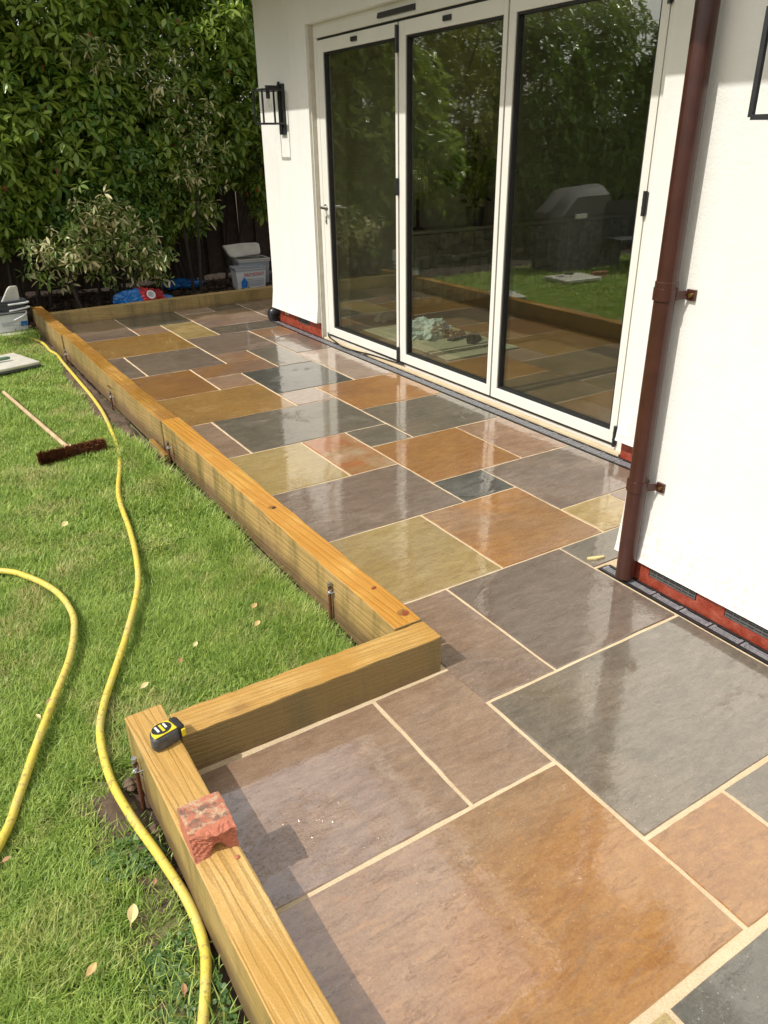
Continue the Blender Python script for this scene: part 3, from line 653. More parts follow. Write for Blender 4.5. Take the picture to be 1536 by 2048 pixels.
# ================================================================= GRASS
def blades(n, xr, yr, h, wd, soft=1.0):
    x = rng.uniform(*xr, n); y = rng.uniform(*yr, n); ok = in_lawn(x, y)
    sw = .05+.12*np.exp(-((y-5.6)/1.3)**2)+.05*np.exp(-((y-7.6)/.5)**2)+.02*np.sin(y*5)+rng.uniform(-.03, .02, n)
    ok &= ~((x > 1.135-sw)&(y > 1.9))
    sn = .15+.05*np.sin(y*7)+.06*np.exp(-((y-1.62)/.22)**2)+rng.uniform(-.06, .05, n)
    ok &= ~((x > .25-sn)&(x < .27)&(y < 1.9)&(rng.random(n) < .88))
    ok &= ~((np.hypot(x-.205, y-1.73) < .075+rng.uniform(-.02, .02, n)))
    # thin, worn patches
    thin = np.zeros(n)
    for px, py, pr in ((.62, 2.02, .16), (.86, 3.45, .22), (.75, 3.1, .1), (.3, 5.0, .3), (.55, 2.95, .12), (-.05, 2.6, .15)):
        thin = np.maximum(thin, np.exp(-((x-px)**2+(y-py)**2)/pr**2))
    ok &= rng.random(n) > thin*.55
    x, y, thin = x[ok], y[ok], thin[ok]; n = len(x)
    clump = .55+.45*np.sin(x*9+np.sin(y*7)*1.7)*np.sin(y*8.3+x*3)
    edge = np.exp(-((x-1.03)/.09)**2)*(y > 1.8)*(y < 4.6)
    H = h*rng.uniform(.45, 1.2, n)*(.75+.45*clump)*(1-.45*thin)*(1+.75*edge)
    az = rng.uniform(0, 2*np.pi, n)+.7*np.sin(x*4+y*3); lean = rng.uniform(.25, 1.25, n)
    dx, dy = np.cos(az), np.sin(az); sxn, syn = -dy, dx; W = wd*rng.uniform(.6, 1.3, n)*.5
    z = lawn_z(x, y)-.004
    def P(t, wf): 
        ln = H*lean*t*t*.9; up = H*t*(1-.28*lean*t)
        cx, cy, cz = x+dx*ln, y+dy*ln, z+up
        return np.stack([cx-sxn*W*wf, cy-syn*W*wf, cz], -1), np.stack([cx+sxn*W*wf, cy+syn*W*wf, cz], -1)
    a0, a1 = P(0, 1.); b0, b1 = P(.55, .85); c0, _ = P(1., 0.)
    V = np.stack([a0, a1, b0, b1, c0], 1).reshape(-1, 3); k = np.arange(n)[:, None]*5
    T = np.concatenate([k+np.array([0, 1, 3]), k+np.array([0, 3, 2]), k+np.array([2, 3, 4])], 0)
    return V, T
parts = [blades(290000, (-.5, 1.14), (.9, 3.2), .050, .0034), blades(150000, (-.3, 1.14), (3.2, 5.6), .055, .0055), blades(110000, (-.2, 1.14), (5.6, 8.75), .058, .008),
         blades(60000, (-4.5, -.2), (4., 8.75), .07, .016), blades(15000, (-4.5, -.45), (.5, 4.), .07, .02)]
Vs, Ts, k0 = [], [], 0
for V, T in parts: Vs.append(V); Ts.append(T+k0); k0 += len(V)
tag(npmesh('grass', np.concatenate(Vs), np.concatenate(Ts), 'grass'), 'mown green lawn grass with dry worn patches', 'grass', kind='stuff')

# clover and low weeds in the soil beside the near sleeper
def leafcloud(P, D, L, Wf=.42, fold=.06):
    """P centres, D unit directions (leaf axis), L lengths -> verts, quads"""
    n = len(P); up = np.tile(np.array([0, 0, 1.]), (n, 1))+rng.normal(0, .35, (n, 3)); s = np.cross(D, up); s /= np.linalg.norm(s, axis=1, keepdims=True)+1e-9; nn = np.cross(s, D)
    tp = np.array([(0, 0, 0), (.33, -.5, 1), (.33, .5, 1), (.72, -.42, .8), (.72, .42, .8), (1, 0, -.6), (.33, 0, .0), (.72, 0, -.2)])
    V = P[:, None]+L[:, None, None]*(tp[None, :, 0:1]*D[:, None]+Wf*tp[None, :, 1:2]*s[:, None]+fold*tp[None, :, 2:3]*nn[:, None])
    q = np.array([(0, 1, 6, 6), (0, 6, 2, 2), (6, 1, 3, 7), (2, 6, 7, 4), (7, 3, 5, 5), (4, 7, 5, 5)])
    tri = np.array([(0, 1, 6), (0, 6, 2), (6, 1, 3), (6, 3, 7), (2, 6, 7), (2, 7, 4), (7, 3, 5), (4, 7, 5)])
    T = (np.arange(n)[:, None, None]*8+tri[None]).reshape(-1, 3)
    return V.reshape(-1, 3), T
n = 900; cx = rng.normal(.17, .045, n); cy = rng.uniform(.95, 1.62, n); dens = (np.sin(cy*17)+np.sin(cy*7.3+1)) > -.5
cx, cy = cx[dens], cy[dens]; cx = np.clip(cx, .03, .235); n = len(cx)
cz = -.094+rng.uniform(.0, .018, n); a0 = rng.uniform(0, 6.28, n)
Pc = np.repeat(np.stack([cx, cy, cz], -1), 3, 0); az = np.repeat(a0, 3)+np.tile([0, 2.09, 4.19], n)
Dc = np.stack([np.cos(az), np.sin(az), rng.uniform(-.1, .35, 3*n)], -1); Dc /= np.linalg.norm(Dc, axis=1, keepdims=True)
V, T = leafcloud(Pc, Dc, rng.uniform(.008, .016, 3*n), .8, .04)
tag(npmesh('clover', V, T, 'clover'), 'low clover and weeds in the soil beside the near sleeper', 'weeds', kind='stuff')
# soil clods
def clod(label, x, y, z, r, seed):
    rr = random.Random(seed); bm = bmesh.new(); bmesh.ops.create_icosphere(bm, subdivisions=3, radius=r)
    for v_ in bm.verts:
        d = v_.co.normalized(); k = 1+.16*math.sin(d.x*5+seed)+.14*math.sin(d.y*7+d.z*6+seed)+rr.uniform(-.06, .06); v_.co *= k; v_.co.z *= .75
    me = bpy.data.meshes.new('soil_clod'); bm.to_mesh(me); bm.free(); me.materials.append(M['soil']); o = bpy.data.objects.new('soil_clod', me); C.objects.link(o); o.location = (x, y, z); tag(o, label, 'clod', 'soil clods')
clod('brown soil clod below the pin beside the near sleeper', .238, 1.60, -.085, .024, 1)
clod('soil lump behind the pin at the near sleeper', .232, 1.80, -.075, .024, 2)
clod('long soil lump against the near sleeper beside the brick', .247, 1.44, -.09, .018, 4)

# ================================================================= LAWN OBJECTS
HR = .0128
h1 = [(1.0, 8.1), (1.055, 7.785), (1.06, 7.45), (1.085, 7.3), (1.065, 6.87), (1.055, 6.25), (1.04, 5.707), (1.0, 5.2), (.927, 4.628), (.854, 4.289), (.732, 3.839), (.671, 3.396), (.615, 3.088), (.548, 2.836), (.421, 2.537), (.326, 2.348), (.247, 2.18), (.203, 2.038), (.186, 1.85), (.198, 1.666), (.224, 1.492), (.243, 1.336), (.238, 1.212), (.21, 1.12), (.15, 1.0), (.02, .8)]
tag(MB().tube(spline([(x, y, -.070+.006*math.sin(y*5)+.003*math.sin(y*23)+(.01 if 4 > y > 1.9 else 0)) for x, y in h1], 10), HR, 12).build('garden_hose', 'hose_yellow', smooth=True), 'yellow hose winding along the sleepers from the far corner to the foreground', 'hose', 'yellow hoses')
h2 = [(-.6, 3.7), (-.2, 3.5), (.083, 3.334), (.185, 3.206), (.262, 3.021), (.282, 2.83), (.26, 2.68), (.204, 2.496), (.114, 2.296), (.026, 2.103), (-.053, 1.917), (-.119, 1.775), (-.3, 1.5)]
tag(MB().tube(spline([(x, y, -.062+.004*math.sin(y*6)) for x, y in h2], 10), HR, 12).build('garden_hose', 'hose_yellow', smooth=True), 'shorter yellow hose loop on the grass at the left edge', 'hose', 'yellow hoses')
# broom
br = thing('broom', 'wooden broom with brown bristles lying on the lawn', 'broom', (.655, 4.63, -.06))
MB().tube([(-.16, 1.5, .03), (-.02, .12, .035), (-.006, .03, .03)], [.0125, .0135, .0145], 12).build('handle', 'pale_wood', br, smooth=True)
hd = MB().box(-.19, .19, .0, .03, -.03, .022); hd.box(-.03, .03, .03, .06, -.005, .04)
hdo = hd.build('head', 'pale_wood', br, bevel=.008); hdo.rotation_euler = (0, 0, .08)
bb = MB(); nb = 5200
for k in range(nb):
    x = rnd.uniform(-.188, .188); z = rnd.uniform(-.03, .03); L = .085*rnd.uniform(.8, 1.1); w_ = .0022
    p = (x, .004, z); q = (x*1.06+rnd.gauss(0, .006), -L+.3*abs(z), z*1.25+.012+rnd.gauss(0, .006)); a = rnd.uniform(0, 3.14); ca, sa = w_*math.cos(a), w_*math.sin(a)
    bb.add([(p[0]-ca, p[1], p[2]-sa), (p[0]+ca, p[1], p[2]+sa), (q[0]+ca*.5, q[1], q[2]+sa*.5), (q[0]-ca*.5, q[1], q[2]-sa*.5)], [(0, 1, 2, 3)])
bso = bb.build('bristles', 'bristle', br); bso.rotation_euler = (-.35, 0, .08); bso['kind'] = 'stuff'
# lid with a small tool, on the grass at the left edge
ld = thing('bucket_lid', 'pale plastic tub lid lying on the grass at the left edge', 'lid', (.56, 7.08, -.055), .30)
MB().box(-.27, .27, -.24, .24, 0, .03).build('lid_top', 'plastic_offwhite', ld, bevel=.012, seg=3)
MB().box(-.275, .275, -.245, .245, -.015, -.001).build('lid_rim', 'lid_dark', ld, bevel=.006)
tr = thing('pointing_tool', 'small tool with grey-green handle resting on the tub lid', 'tool', (.62, 7.08, -.012), .12)
MB().tube([(-.08, 0, .012), (-.06, 0, .013), (.04, 0, .014), (.06, 0, .012)], [.011, .015, .014, .009], 12).build('grip', 'green_grip', tr, smooth=True)
MB().box(-.3, -.08, -.006, .006, .006, .012).build('blade', 'galvanised', tr)
# second lid further across the lawn (seen mirrored in the doors)
l2 = thing('bucket_lid', 'large pale lid on the lawn, seen mirrored in the near door pane', 'lid', (-1.0, 7.42, -.06), .1)
MB().box(-.3, .3, -.22, .22, 0, .05).build('lid_top', 'plastic_offwhite', l2, bevel=.015, seg=3)
t2 = thing('trowel', 'dark trowel on the mirrored lid on the lawn', 'trowel', (-.95, 7.45, -.008), .5)
MB().tube([(-.06, 0, .03), (.05, 0, .034)], .014, 10).build('grip', 'metal_black', t2, smooth=True)
MB().prism([(.06, -.04), (.17, 0), (.06, .04)], .005, .009).build('blade', 'galvanised', t2)
b2 = thing('hand_brush', 'brown hand brush beside the mirrored lid on the lawn', 'brush', (-1.45, 7.38, -.06), .2)
MB().box(-.14, .14, -.03, .03, .0, .03).build('brush_stock', 'pale_wood', b2, bevel=.01); MB().box(-.13, .13, -.028, .028, .031, .08).build('brush_bristles', 'bristle', b2, bevel=.012)
# tubs
def tub(name, label, x, y, z, w_, d_, h, rz, body, lidm=None, group=None, label_faces=()):
    t_ = thing(name, label, 'tub', (x, y, z), rz, group); k = .9
    b = MB(); vs = []
    for zz, s in ((0, k), (h, 1.), (h, .96), (.01, k*.95)):
        vs += [(-w_/2*s, -d_/2*s, zz), (w_/2*s, -d_/2*s, zz), (w_/2*s, d_/2*s, zz), (-w_/2*s, d_/2*s, zz)]
    fs_ = [(3, 2, 1, 0)]+[(i*4+q, i*4+(q+1) % 4, (i+1)*4+(q+1) % 4, (i+1)*4+q) for i in range(3) for q in range(4)]+[(12, 13, 14, 15)]
    b.add(vs, fs_); b.build('tub_body', body, t_, bevel=.012, seg=3)
    rm = MB()
    for zz in (h-.03, h-.008):
        s = 1.04
        for q in ((-w_/2*s, w_/2*s, -d_/2*s, -d_/2*s+.018), (-w_/2*s, w_/2*s, d_/2*s-.018, d_/2*s), (-w_/2*s, -w_/2*s+.018, -d_/2*s+.018, d_/2*s-.018), (w_/2*s-.018, w_/2*s, -d_/2*s+.018, d_/2*s-.018)): rm.box(*q, zz, zz+.012)
    rm.build('rim', lidm or body, t_)
    return t_
tA = tub('plastic_tub', 'lower grey tub of the stack by the fence, with printed label', .88, 8.62, -.06, .34, .30, .2, .12, 'label_white', 'lid_dark', 'stacked tubs by the fence')
MB().box(-.10, .07, -.1465, -.1435, .03, .155).build('paper_label', 'plastic_white', tA, rot=(-.07, 0, 0))
for k in range(7): MB().box(-.09, .05-.02*(k % 3), -.149, -.1475, .045+k*.009, .048+k*.009).build('print_line', 'print_grey', tA, rot=(-.07, 0, 0))
for k in range(4):
    MB().tube([(-.075+k*.035, -.151, .138), (-.075+k*.035, -.1495, .138)], .009, 10).build('print_icon', 'print_grey', tA, rot=(-.07, 0, 0))
MB().prism([(.085, .03), (.155, .035), (.155, .115), (.125, .12), (.09, .075)], -.1475, -.1445, 'y').build('print_patch', 'print_blue', tA, rot=(-.07, 0, 0))
MB().tube(spline([(.175, -.10, .195), (.14, -.185, .16), (.03, -.20, .12), (.02, -.2, .118)], 6), .008, 8).build('bail_handle', 'plastic_white', tA, smooth=True)
tB = tub('plastic_tub', 'upper dark grey tub of the stack by the fence, white handles', .88, 8.62, .145, .35, .31, .09, .12, 'lid_dark', 'lid_dark', 'stacked tubs by the fence')
MB().tube(spline([(.18, -.13, .075), (.185, -.17, .065), (.0, -.178, .06)], 6), .009, 8).build('bail_handle', 'plastic_white', tB, smooth=True)
MB().tube(spline([(.18, -.13, .02), (.185, -.17, .018), (.0, -.178, .0)], 6), .009, 8).build('bail_handle', 'plastic_white', tB, smooth=True)
sc_ = thing('scraper_tray', 'dirty white tray standing upright in the stacked tubs', 'tray', (.955, 8.60, .235), .2)
MB().prism([(-.10, -.02), (.085, -.02), (.085, .11), (.075, .125), (.01, .125), (-.02, .1)], -.012, .012, 'y').build('tray_plate', 'plastic_offwhite', sc_, bevel=.008)
MB().prism([(-.01, .05), (.04, .05), (.045, .10), (.0, .10)], -.016, -.0125, 'y').build('mortar_stain', 'sock', sc_)
tag(MB().box(-.24, .2, -.2, .2, -.02, .02).build('paving_offcut', 'plastic_offwhite', loc=(.86, 8.55, -.085), rot=(0, 0, .1), bevel=.006), 'pale slab offcut under the stacked tubs', 'slab offcut')
tC = tub('plastic_tub', 'white product tub with red print behind the back sleeper', 3.76, 9.2, -.02, .38, .28, .26, -.12, 'label_white', 'tub_grey', 'tubs in the planting bed')
text('EASYJOINT', .052, tC, 'print_red', (.035, -.146, .185), (math.pi/2-.06, 0, 0))
for k in range(4): MB().box(-.06, .15, -.148+.0, -.146, .05+k*.022, .058+k*.022).build('print_line', 'print_grey', tC, rot=(-.06, 0, 0))
MB().prism([(-.135, .03), (-.07, .025), (-.05, .09), (-.09, .15), (-.13, .1)], -.1475, -.1452, 'y').build('print_patch', 'print_blue', tC, rot=(-.06, 0, 0))
tD = tub('plastic_tub', 'greyish open tub standing behind the white tub', 3.93, 9.5, .0, .40, .32, .30, -.1, 'tub_grey', 'plastic_offwhite', 'tubs in the planting bed')
dl = thing('tub_lid', 'dirty cream lid tipped up on the rear tub', 'lid', (3.86, 9.5, .31), -.1)
MB().prism([(-.27, .16), (-.2, .02), (-.15, .0), (.19, .02), (.21, .05), (.21, .15), (.18, .17), (-.02, .175)], -.03, .03, 'y').build('lid_plate', 'plastic_offwhite', dl, bevel=.015, rot=(-.35, 0, 0))
# crumpled bags
def bag(name, label, x, y, z, sx, sy, sz, mats, seed, cat='bag', group=None, amp=.16):
    rr = random.Random(seed); bm = bmesh.new(); bmesh.ops.create_icosphere(bm, subdivisions=4, radius=1.); ph = [rr.uniform(0, 6) for _ in range(8)]
    for v_ in bm.verts:
        d = v_.co.copy(); k = 1+amp*(math.sin(d.x*4.1+ph[0])*math.sin(d.y*5+ph[1])+.7*abs(math.sin(d.x*9+d.y*6+ph[2]))-.5*abs(math.sin(d.y*11-d.x*5+ph[3]+d.z*6)))+rr.uniform(-.012, .012)
        v_.co = Vector((d.x*sx, d.y*sy, max(d.z, -.55)*sz))*k
    me = bpy.data.meshes.new(name); bm.to_mesh(me); bm.free()
    for m_ in mats: me.materials.append(M[m_])
    if len(mats) > 1:
        for p in me.polygons: p.material_index = 1 if p.center.x > -.02*sx+.1*sx*math.sin(p.center.y*30) else 0
    o = bpy.data.objects.new(name, me); C.objects.link(o); o.location = (x, y, z); tag(o, label, cat, group); return o
bag('plastic_sack', 'blue and red plastic sack behind the back sleeper', 2.26, 8.72, .06, .26, .15, .13, ['bag_blue', 'bag_red'], 3, group='plastic sacks in the bed')
rg_ = MB().lathe([(.035, -.002), (.035, .002), (.05, .002), (.05, -.002)], (0, 0, 0), 16).build('printed_ring', 'label_white', bpy.data.objects['plastic_sack']); rg_.location = (.1, -.12, .075); rg_.rotation_euler = (1.0, 0, .2)
bag('plastic_sack', 'flat blue plastic sack deep in the shaded bed', 3.06, 9.7, .03, .26, .16, .07, ['bag_blue'], 9, group='plastic sacks in the bed')
bag('plastic_sack', 'small blue and red sack end beside the larger sack', 2.52, 8.66, .03, .10, .09, .08, ['bag_red', 'bag_blue'], 14, group='plastic sacks in the bed')

# ---- tape measure
tm = thing('tape_measure', 'black and yellow tape measure on the end of the near sleeper', 'tape measure', (.322, 1.672, .139), .18)
pf = [(-.040, -.002), (-.041, .02), (-.032, .045), (-.012, .058), (.016, .057), (.030, .050), (.034, .03), (.036, .0)]
P3 = [(a, b) for a, b in pf]
def slab_profile(mb, poly, y0, y1): mb.prism(poly, y0, y1, 'y')
# body lies on its side: profile in plan, thickness vertical
bd = MB(); bd.prism([(a, b-.028) for a, b in pf], .0, .046); bd.build('case', 'tape_grey', tm, bevel=.011, seg=4, smooth=True)
MB().prism([(a*.86, (b-.028)*.86) for a, b in pf], .0455, .0485).build('side_plate', 'tape_yellow', tm, bevel=.0015)
MB().lathe([(.0, .0), (.0275, 0), (.0275, .0012), (0, .0012)], (-.003, 0, .0485), 22, 1, .80).build('side_badge', 'tape_black', tm)
for k, (px, py, sx_, sy_) in enumerate(((-.015, .002, .003, .012), (-.002, .0, .0035, .015), (.009, .004, .003, .010))):
    MB().box(px-sx_, px+sx_, py-sy_, py+sy_, .0498, .0503).build('badge_print', ('plastic_white', 'tape_yellow', 'plastic_white')[k], tm)
MB().box(.030, .050, -.024, .026, .004, .046).build('nose_grip', 'tape_black', tm, bevel=.005, seg=2)
for k in range(5): MB().box(.049, .0525, -.02+k*.009, -.015+k*.009, .008, .042).build('grip_rib', 'tape_black', tm)
MB().box(.040, .052, -.030, -.024, .012, .036).build('hook_lock', 'tape_yellow', tm, bevel=.002)
# ---- broken brick
bm = bmesh.new(); bmesh.ops.create_cube(bm, size=1.); bmesh.ops.subdivide_edges(bm, edges=bm.edges, cuts=19, use_grid_fill=True)
rr = random.Random(5); old = []
def bn(a, b): return math.sin(a*6+1)*math.sin(b*5+.4)*.5+math.sin(a*15+b*9)*.3+math.sin(a*27-b*31+2)*.22+rr.uniform(-.25, .25)
for v_ in bm.verts:
    u, w_, h_ = v_.co.x+.5, v_.co.y+.5, v_.co.z+.5          # w_=0 is the broken end
    dent = .040*max(0, 1-u*2.2)*h_+.012*(1-abs(2*u-1))*(h_ < .75)+.030*math.exp(-((u-.62)/.16)**2)*max(0, 1-h_*1.7)+.007*bn(u, h_)
    dent -= .006*math.exp(-((u-.62)/.2)**2)*(h_ > .8)
    y = .115*w_+max(0, 1-w_*1.35)*dent
    x = .102*(u-.5)+.0014*bn(w_, h_)*(abs(u-.5) > .45); z = .073*h_+(.0012*bn(u, w_) if h_ > .9 else 0)
    rnd_ = max(0, abs(u-.5)-.42)*max(0, h_-.88)*9; z -= .012*rnd_; x *= 1-.1*rnd_
    if w_ < .1 and h_ > .9: z -= .003+.006*abs(bn(u, 0))
    v_.co = (x, y, z)
me = bpy.data.meshes.new('broken_brick'); bm.to_mesh(me); bm.free(); me.materials.append(M['old_brick'])
at = me.attributes.new('face_old', 'FLOAT', 'POINT'); at.data.foreach_set('value', [1. if (v_.co.z > .066 and v_.co.y > .03) else .05 for v_ in me.vertices])
bk = bpy.data.objects.new('broken_brick', me); C.objects.link(bk); bk.location = (.309, 1.243, .1385); bk.rotation_euler = (0, 0, -.03)
tag(bk, 'broken half of an old red brick on the near sleeper', 'brick')
tag(MB().lathe([(0, 0), (.005, .0), (.006, .003), (.003, .006), (0, .006)], seg=6).build('brick_crumb', 'old_brick', loc=(.345, 1.215, .138)), 'tiny red brick crumb on the near sleeper', 'crumb')
# ---- fallen leaves
def fleaf(label, x, y, z, L, m_, rz, rx=.2):
    b = MB(); n = 6; vs = []; L *= .62
    for i in range(n+1):
        u = i/n; w_ = .28*math.sin(math.pi*min(1, u*.95+.03))**.8*L
        vs += [((u-.5)*L, -w_, .25*w_+.12*L*(u-.5)**2), ((u-.5)*L, 0, .12*L*(u-.5)**2), ((u-.5)*L, w_, .35*w_+.12*L*(u-.5)**2)]
    b.add(vs, [(i*3+k, i*3+k+1, i*3+k+4, i*3+k+3) for i in range(n) for k in range(2)]); b.tube([(-.5*L, 0, .02*L), (-.72*L, .02*L, .01*L)], .0012, 4)
    o = b.build('fallen_leaf', m_, loc=(x, y, z), rot=(rx, -.12, rz)); tag(o, label, 'leaf', 'dry leaves fallen on the lawn')
for a in (('large cream-brown leaf on the grass left of the near hose bend', .118, 1.36, -.052, .075, 'dead_leaf_pale', 1.15), ('dry leaf lying at the lower left of the lawn', .002, 1.27, -.05, .05, 'dead_leaf', .6),
          ('small orange leaf at the left edge by the hose', -.115, 1.69, -.05, .035, 'dead_leaf_brown', .2), ('pale curled flower-like leaf left of the hose', .055, 2.22, -.045, .04, 'dead_leaf_pale', 1.9),
          ('pale leaf behind the end of the near sleeper', .39, 2.19, -.047, .055, 'dead_leaf_pale', .4), ('round brown leaf on the worn lawn patch', .54, 2.27, -.055, .045, 'dead_leaf_brown', 1.),
          ('oval tan leaf near the corner sleeper, nearest one', .86, 2.32, -.045, .055, 'dead_leaf', .5), ('oval tan leaf near the corner sleeper, farther one', .9, 2.44, -.045, .055, 'dead_leaf', .6),
          ('yellow leaf in the middle of the lawn between hoses', .42, 3.62, -.045, .075, 'dead_leaf_pale', .9), ('greenish pale leaf on the lawn beside the worn patch', .615, 2.32, -.045, .045, 'dead_leaf_pale', .8),
          ('brown leaf beside the left hose', .1, 2.285, -.048, .035, 'dead_leaf_brown', .1), ('slim brown leaf in the weeds by the near sleeper', .163, 1.123, -.06, .04, 'dead_leaf_brown', 1.3),
          ('small orange leaf in the soil beside the hose', .19, 1.425, -.06, .03, 'dead_leaf_brown', 1.)): fleaf(*a)
tag(MB().prism([(-.04, -.006), (.0, -.011), (.04, -.004), (.038, .006), (.0, .009), (-.036, .007)], 0, .007).build('wood_chip', 'dead_leaf_pale', loc=(2.238, 1.915, .001), rot=(0, 0, -.35)), 'pale chip lying on the slab left of the downpipe', 'chip')
tag(MB().box(-.02, .02, -.008, .008, 0, .004).build('wood_chip', 'dead_leaf_brown', loc=(2.6, 8.1, .002), rot=(0, 0, .5)), 'small dark chip on the far patio slab by the back sleeper', 'chip')

# ================================================================= BED, FENCE, SHRUBS
V = []; nxg, nyg = 120, 34
for j in range(nyg):
    for i in range(nxg):
        x = -7+13.*i/(nxg-1); y = 8.3+2.6*j/(nyg-1); 
        if x < 1.2: y = max(y, 8.62)
        V.append((x, y, -.045+.02*math.sin(x*5+y*3)+rnd.uniform(-.015, .015)-(.05 if x < 1.2 else 0)))
tag(npmesh('planting_bed', V, [(j*nxg+i, j*nxg+i+1, (j+1)*nxg+i+1, (j+1)*nxg+i) for j in range(nyg-1) for i in range(nxg-1)], 'mulch'), kind='structure')
n = 5000; P = np.stack([rng.uniform(.9, 4.8, n), rng.uniform(8.4, 10.2, n), rng.uniform(-.04, .0, n)], -1); D = rng.normal(0, 1, (n, 3)); D[:, 2] *= .3; D /= np.linalg.norm(D, axis=1, keepdims=True)
plain('litter', (.10, .065, .035), .9, .6, 40)
Vv, Tt = leafcloud(P, D, rng.uniform(.03, .07, n), .45); tag(npmesh('leaf_litter', Vv, Tt, 'litter'), 'dead leaf litter covering the shaded planting bed', 'leaf litter', kind='stuff')
fence = thing('fence', 'dark wooden board fence behind the shrubs', 'fence', (0, 10.7, 0))
bm_ = MB().box(-.064, .064, -.01, .01, -.1, 1.85); first = bm_.build('board', 'fence_wood', fence); first.location = (-7, 0, 0)
for i in range(1, 106):
    c_ = first.copy(); C.objects.link(c_); c_.location = (-7+i*.122, -.022*(i % 2)+rnd.uniform(-.0005, .0005), rnd.uniform(-.01, .01)); c_.rotation_euler = (0, rnd.uniform(-.008, .008), 0)
for z in (.3, 1.5): MB().box(-7, 6, .012, .06, z, z+.08).build('rail', 'fence_wood', fence)
def leafmesh(name, mat, Wf, fold):
    V_, T_ = leafcloud(np.zeros((1, 3)), np.array([[1., 0, 0]]), np.array([1.]), Wf, fold); me = bpy.data.meshes.new(name); me.from_pydata(V_.tolist(), [], T_.tolist()); me.materials.append(M[mat]); return me
CAMP = np.array([0, 0, 1.6])
def shrub(name, label, lobes, mat, llen, dens, per=7, Wf=.36, stems=(), nobj=0, droop=.15, group='shrubs along the back fence', shell=.55, rough_=.13):
    root = thing(name, label, 'shrub', (lobes[0][0], lobes[0][1], 0), 0, group); org = np.array([lobes[0][0], lobes[0][1], 0.])
    Ps, Ds, Ls, Fr = [], [], [], []
    for (cx, cy, cz, rx, ry, rz_) in lobes:
        area = 4*math.pi*((((rx*ry)**1.6+(rx*rz_)**1.6+(ry*rz_)**1.6)/3)**(1/1.6)); n = int(area*dens)
        d = rng.normal(0, 1, (n, 3)); d /= np.linalg.norm(d, axis=1, keepdims=True)
        rad = shell+(1.08-shell)*rng.random(n)**.6; rad *= 1+rough_*(np.sin(d[:, 0]*5+cx)*np.sin(d[:, 2]*6+cy)+.8*np.sin(d[:, 0]*11+cz)*np.sin(d[:, 2]*13+cx*3))
        c = np.array([cx, cy, cz])+d*rad[:, None]*np.array([rx, ry, rz_])
        ok = c[:, 2] > .12; d, c, rad = d[ok], c[ok], rad[ok]; n = len(c)
        ax = d*np.array([1/rx, 1/ry, 1/rz_]); ax /= np.linalg.norm(ax, axis=1, keepdims=True); ax = ax*.7+np.array([-.12, -.4, .42])+rng.normal(0, .3, (n, 3)); ax /= np.linalg.norm(ax, axis=1, keepdims=True)
        a = np.cross(ax, rng.normal(0, 1, (n, 3))); a /= np.linalg.norm(a, axis=1, keepdims=True); b = np.cross(ax, a)
        sz = llen*rng.uniform(.65, 1.15, n)
        for k in range(per):
            g = 2*np.pi*k/per+rng.uniform(-.25, .25, n); out = a*np.cos(g)[:, None]+b*np.sin(g)[:, None]
            el = rng.uniform(-.2, .35, n)[:, None]; D_ = out+ax*el-np.array([0, 0, droop]); D_ /= np.linalg.norm(D_, axis=1, keepdims=True)
            Ps.append(c+out*.012); Ds.append(D_); Ls.append(sz*rng.uniform(.75, 1.1, n)); Fr.append(rad-.12*(c[:, 1]-cy))
    P = np.concatenate(Ps)-org; D = np.concatenate(Ds); L = np.concatenate(Ls); Fr = np.concatenate(Fr)
    if nobj:
        # the leaves standing furthest out towards the patio become parts of their own
        key = Fr*1.-.9*np.abs(P[:, 1]+org[1]-8.6)+.25*rng.random(len(P)); vis = (P[:, 0]+org[0] > .8)&(P[:, 0]+org[0] < 4.4)&(P[:, 2] < 3.0); key[~vis] = -99
        idx = np.argsort(-key)[:nobj]; me = leafmesh('leaf', mat, Wf, .07)
        for i in idx:
            o = bpy.data.objects.new('leaf', me); C.objects.link(o); o.parent = root; dv = Vector(D[i]); q = dv.to_track_quat('X', 'Z')
            o.location = P[i]; o.rotation_mode = 'QUATERNION'; o.rotation_quaternion = q @ Euler((rnd.uniform(-.4, .4), 0, 0)).to_quaternion(); o.scale = (L[i],)*3
        keep = np.ones(len(P), bool); keep[idx] = False; P, D, L = P[keep], D[keep], L[keep]
    V_, T_ = leafcloud(P, D, L, Wf, .07); cr = npmesh('crown', V_, T_, mat, root); cr['kind'] = 'stuff'
    tb = MB()
    for (cx, cy, cz, rx, ry, rz_) in lobes:
        for q in range(1 if 'varieg' in name or cz > 3.5 else 2):
            bx = (lobes[0][0]+cx)/2+rnd.uniform(-.15, .15); by = max(lobes[0][1], cy)+rnd.uniform(-.1, .2)
            top = (cx+rnd.uniform(-.5, .5)*rx, cy+rnd.uniform(-.3, .3)*ry, cz+rnd.uniform(.1, .6)*rz_)
            pts = spline([(bx, by, -.08), ((bx*.7+top[0]*.3)+rnd.uniform(-.06, .06), by, top[2]*.35), ((bx+top[0])/2, (by+top[1])/2, top[2]*.7), top], 4); m = len(pts)
            tb.tube([(p[0]-org[0], p[1]-org[1], p[2]) for p in pts], [.022*(1-.8*i/(m-1)) for i in range(m)], 7)
    tb.build('trunk', 'bark', root, smooth=True)
    return root
shrub('rhododendron', 'tall glossy shrub with whorled leaves at the left of the back hedge', [(.9, 9.5, 1.95, 1.15, .75, 1.05), (1.6, 9.5, 3.0, 1.3, .8, .8), (.4, 9.2, 1.35, .8, .5, .55), (1.95, 9.35, 1.75, .75, .5, .8), (1.2, 8.75, 3.3, .6, .4, .3), (1.0, 9.25, 1.05, .7, .35, .4)], 'leaf_rhodo', .125, 165, 7, .40, nobj=280, droop=.05)
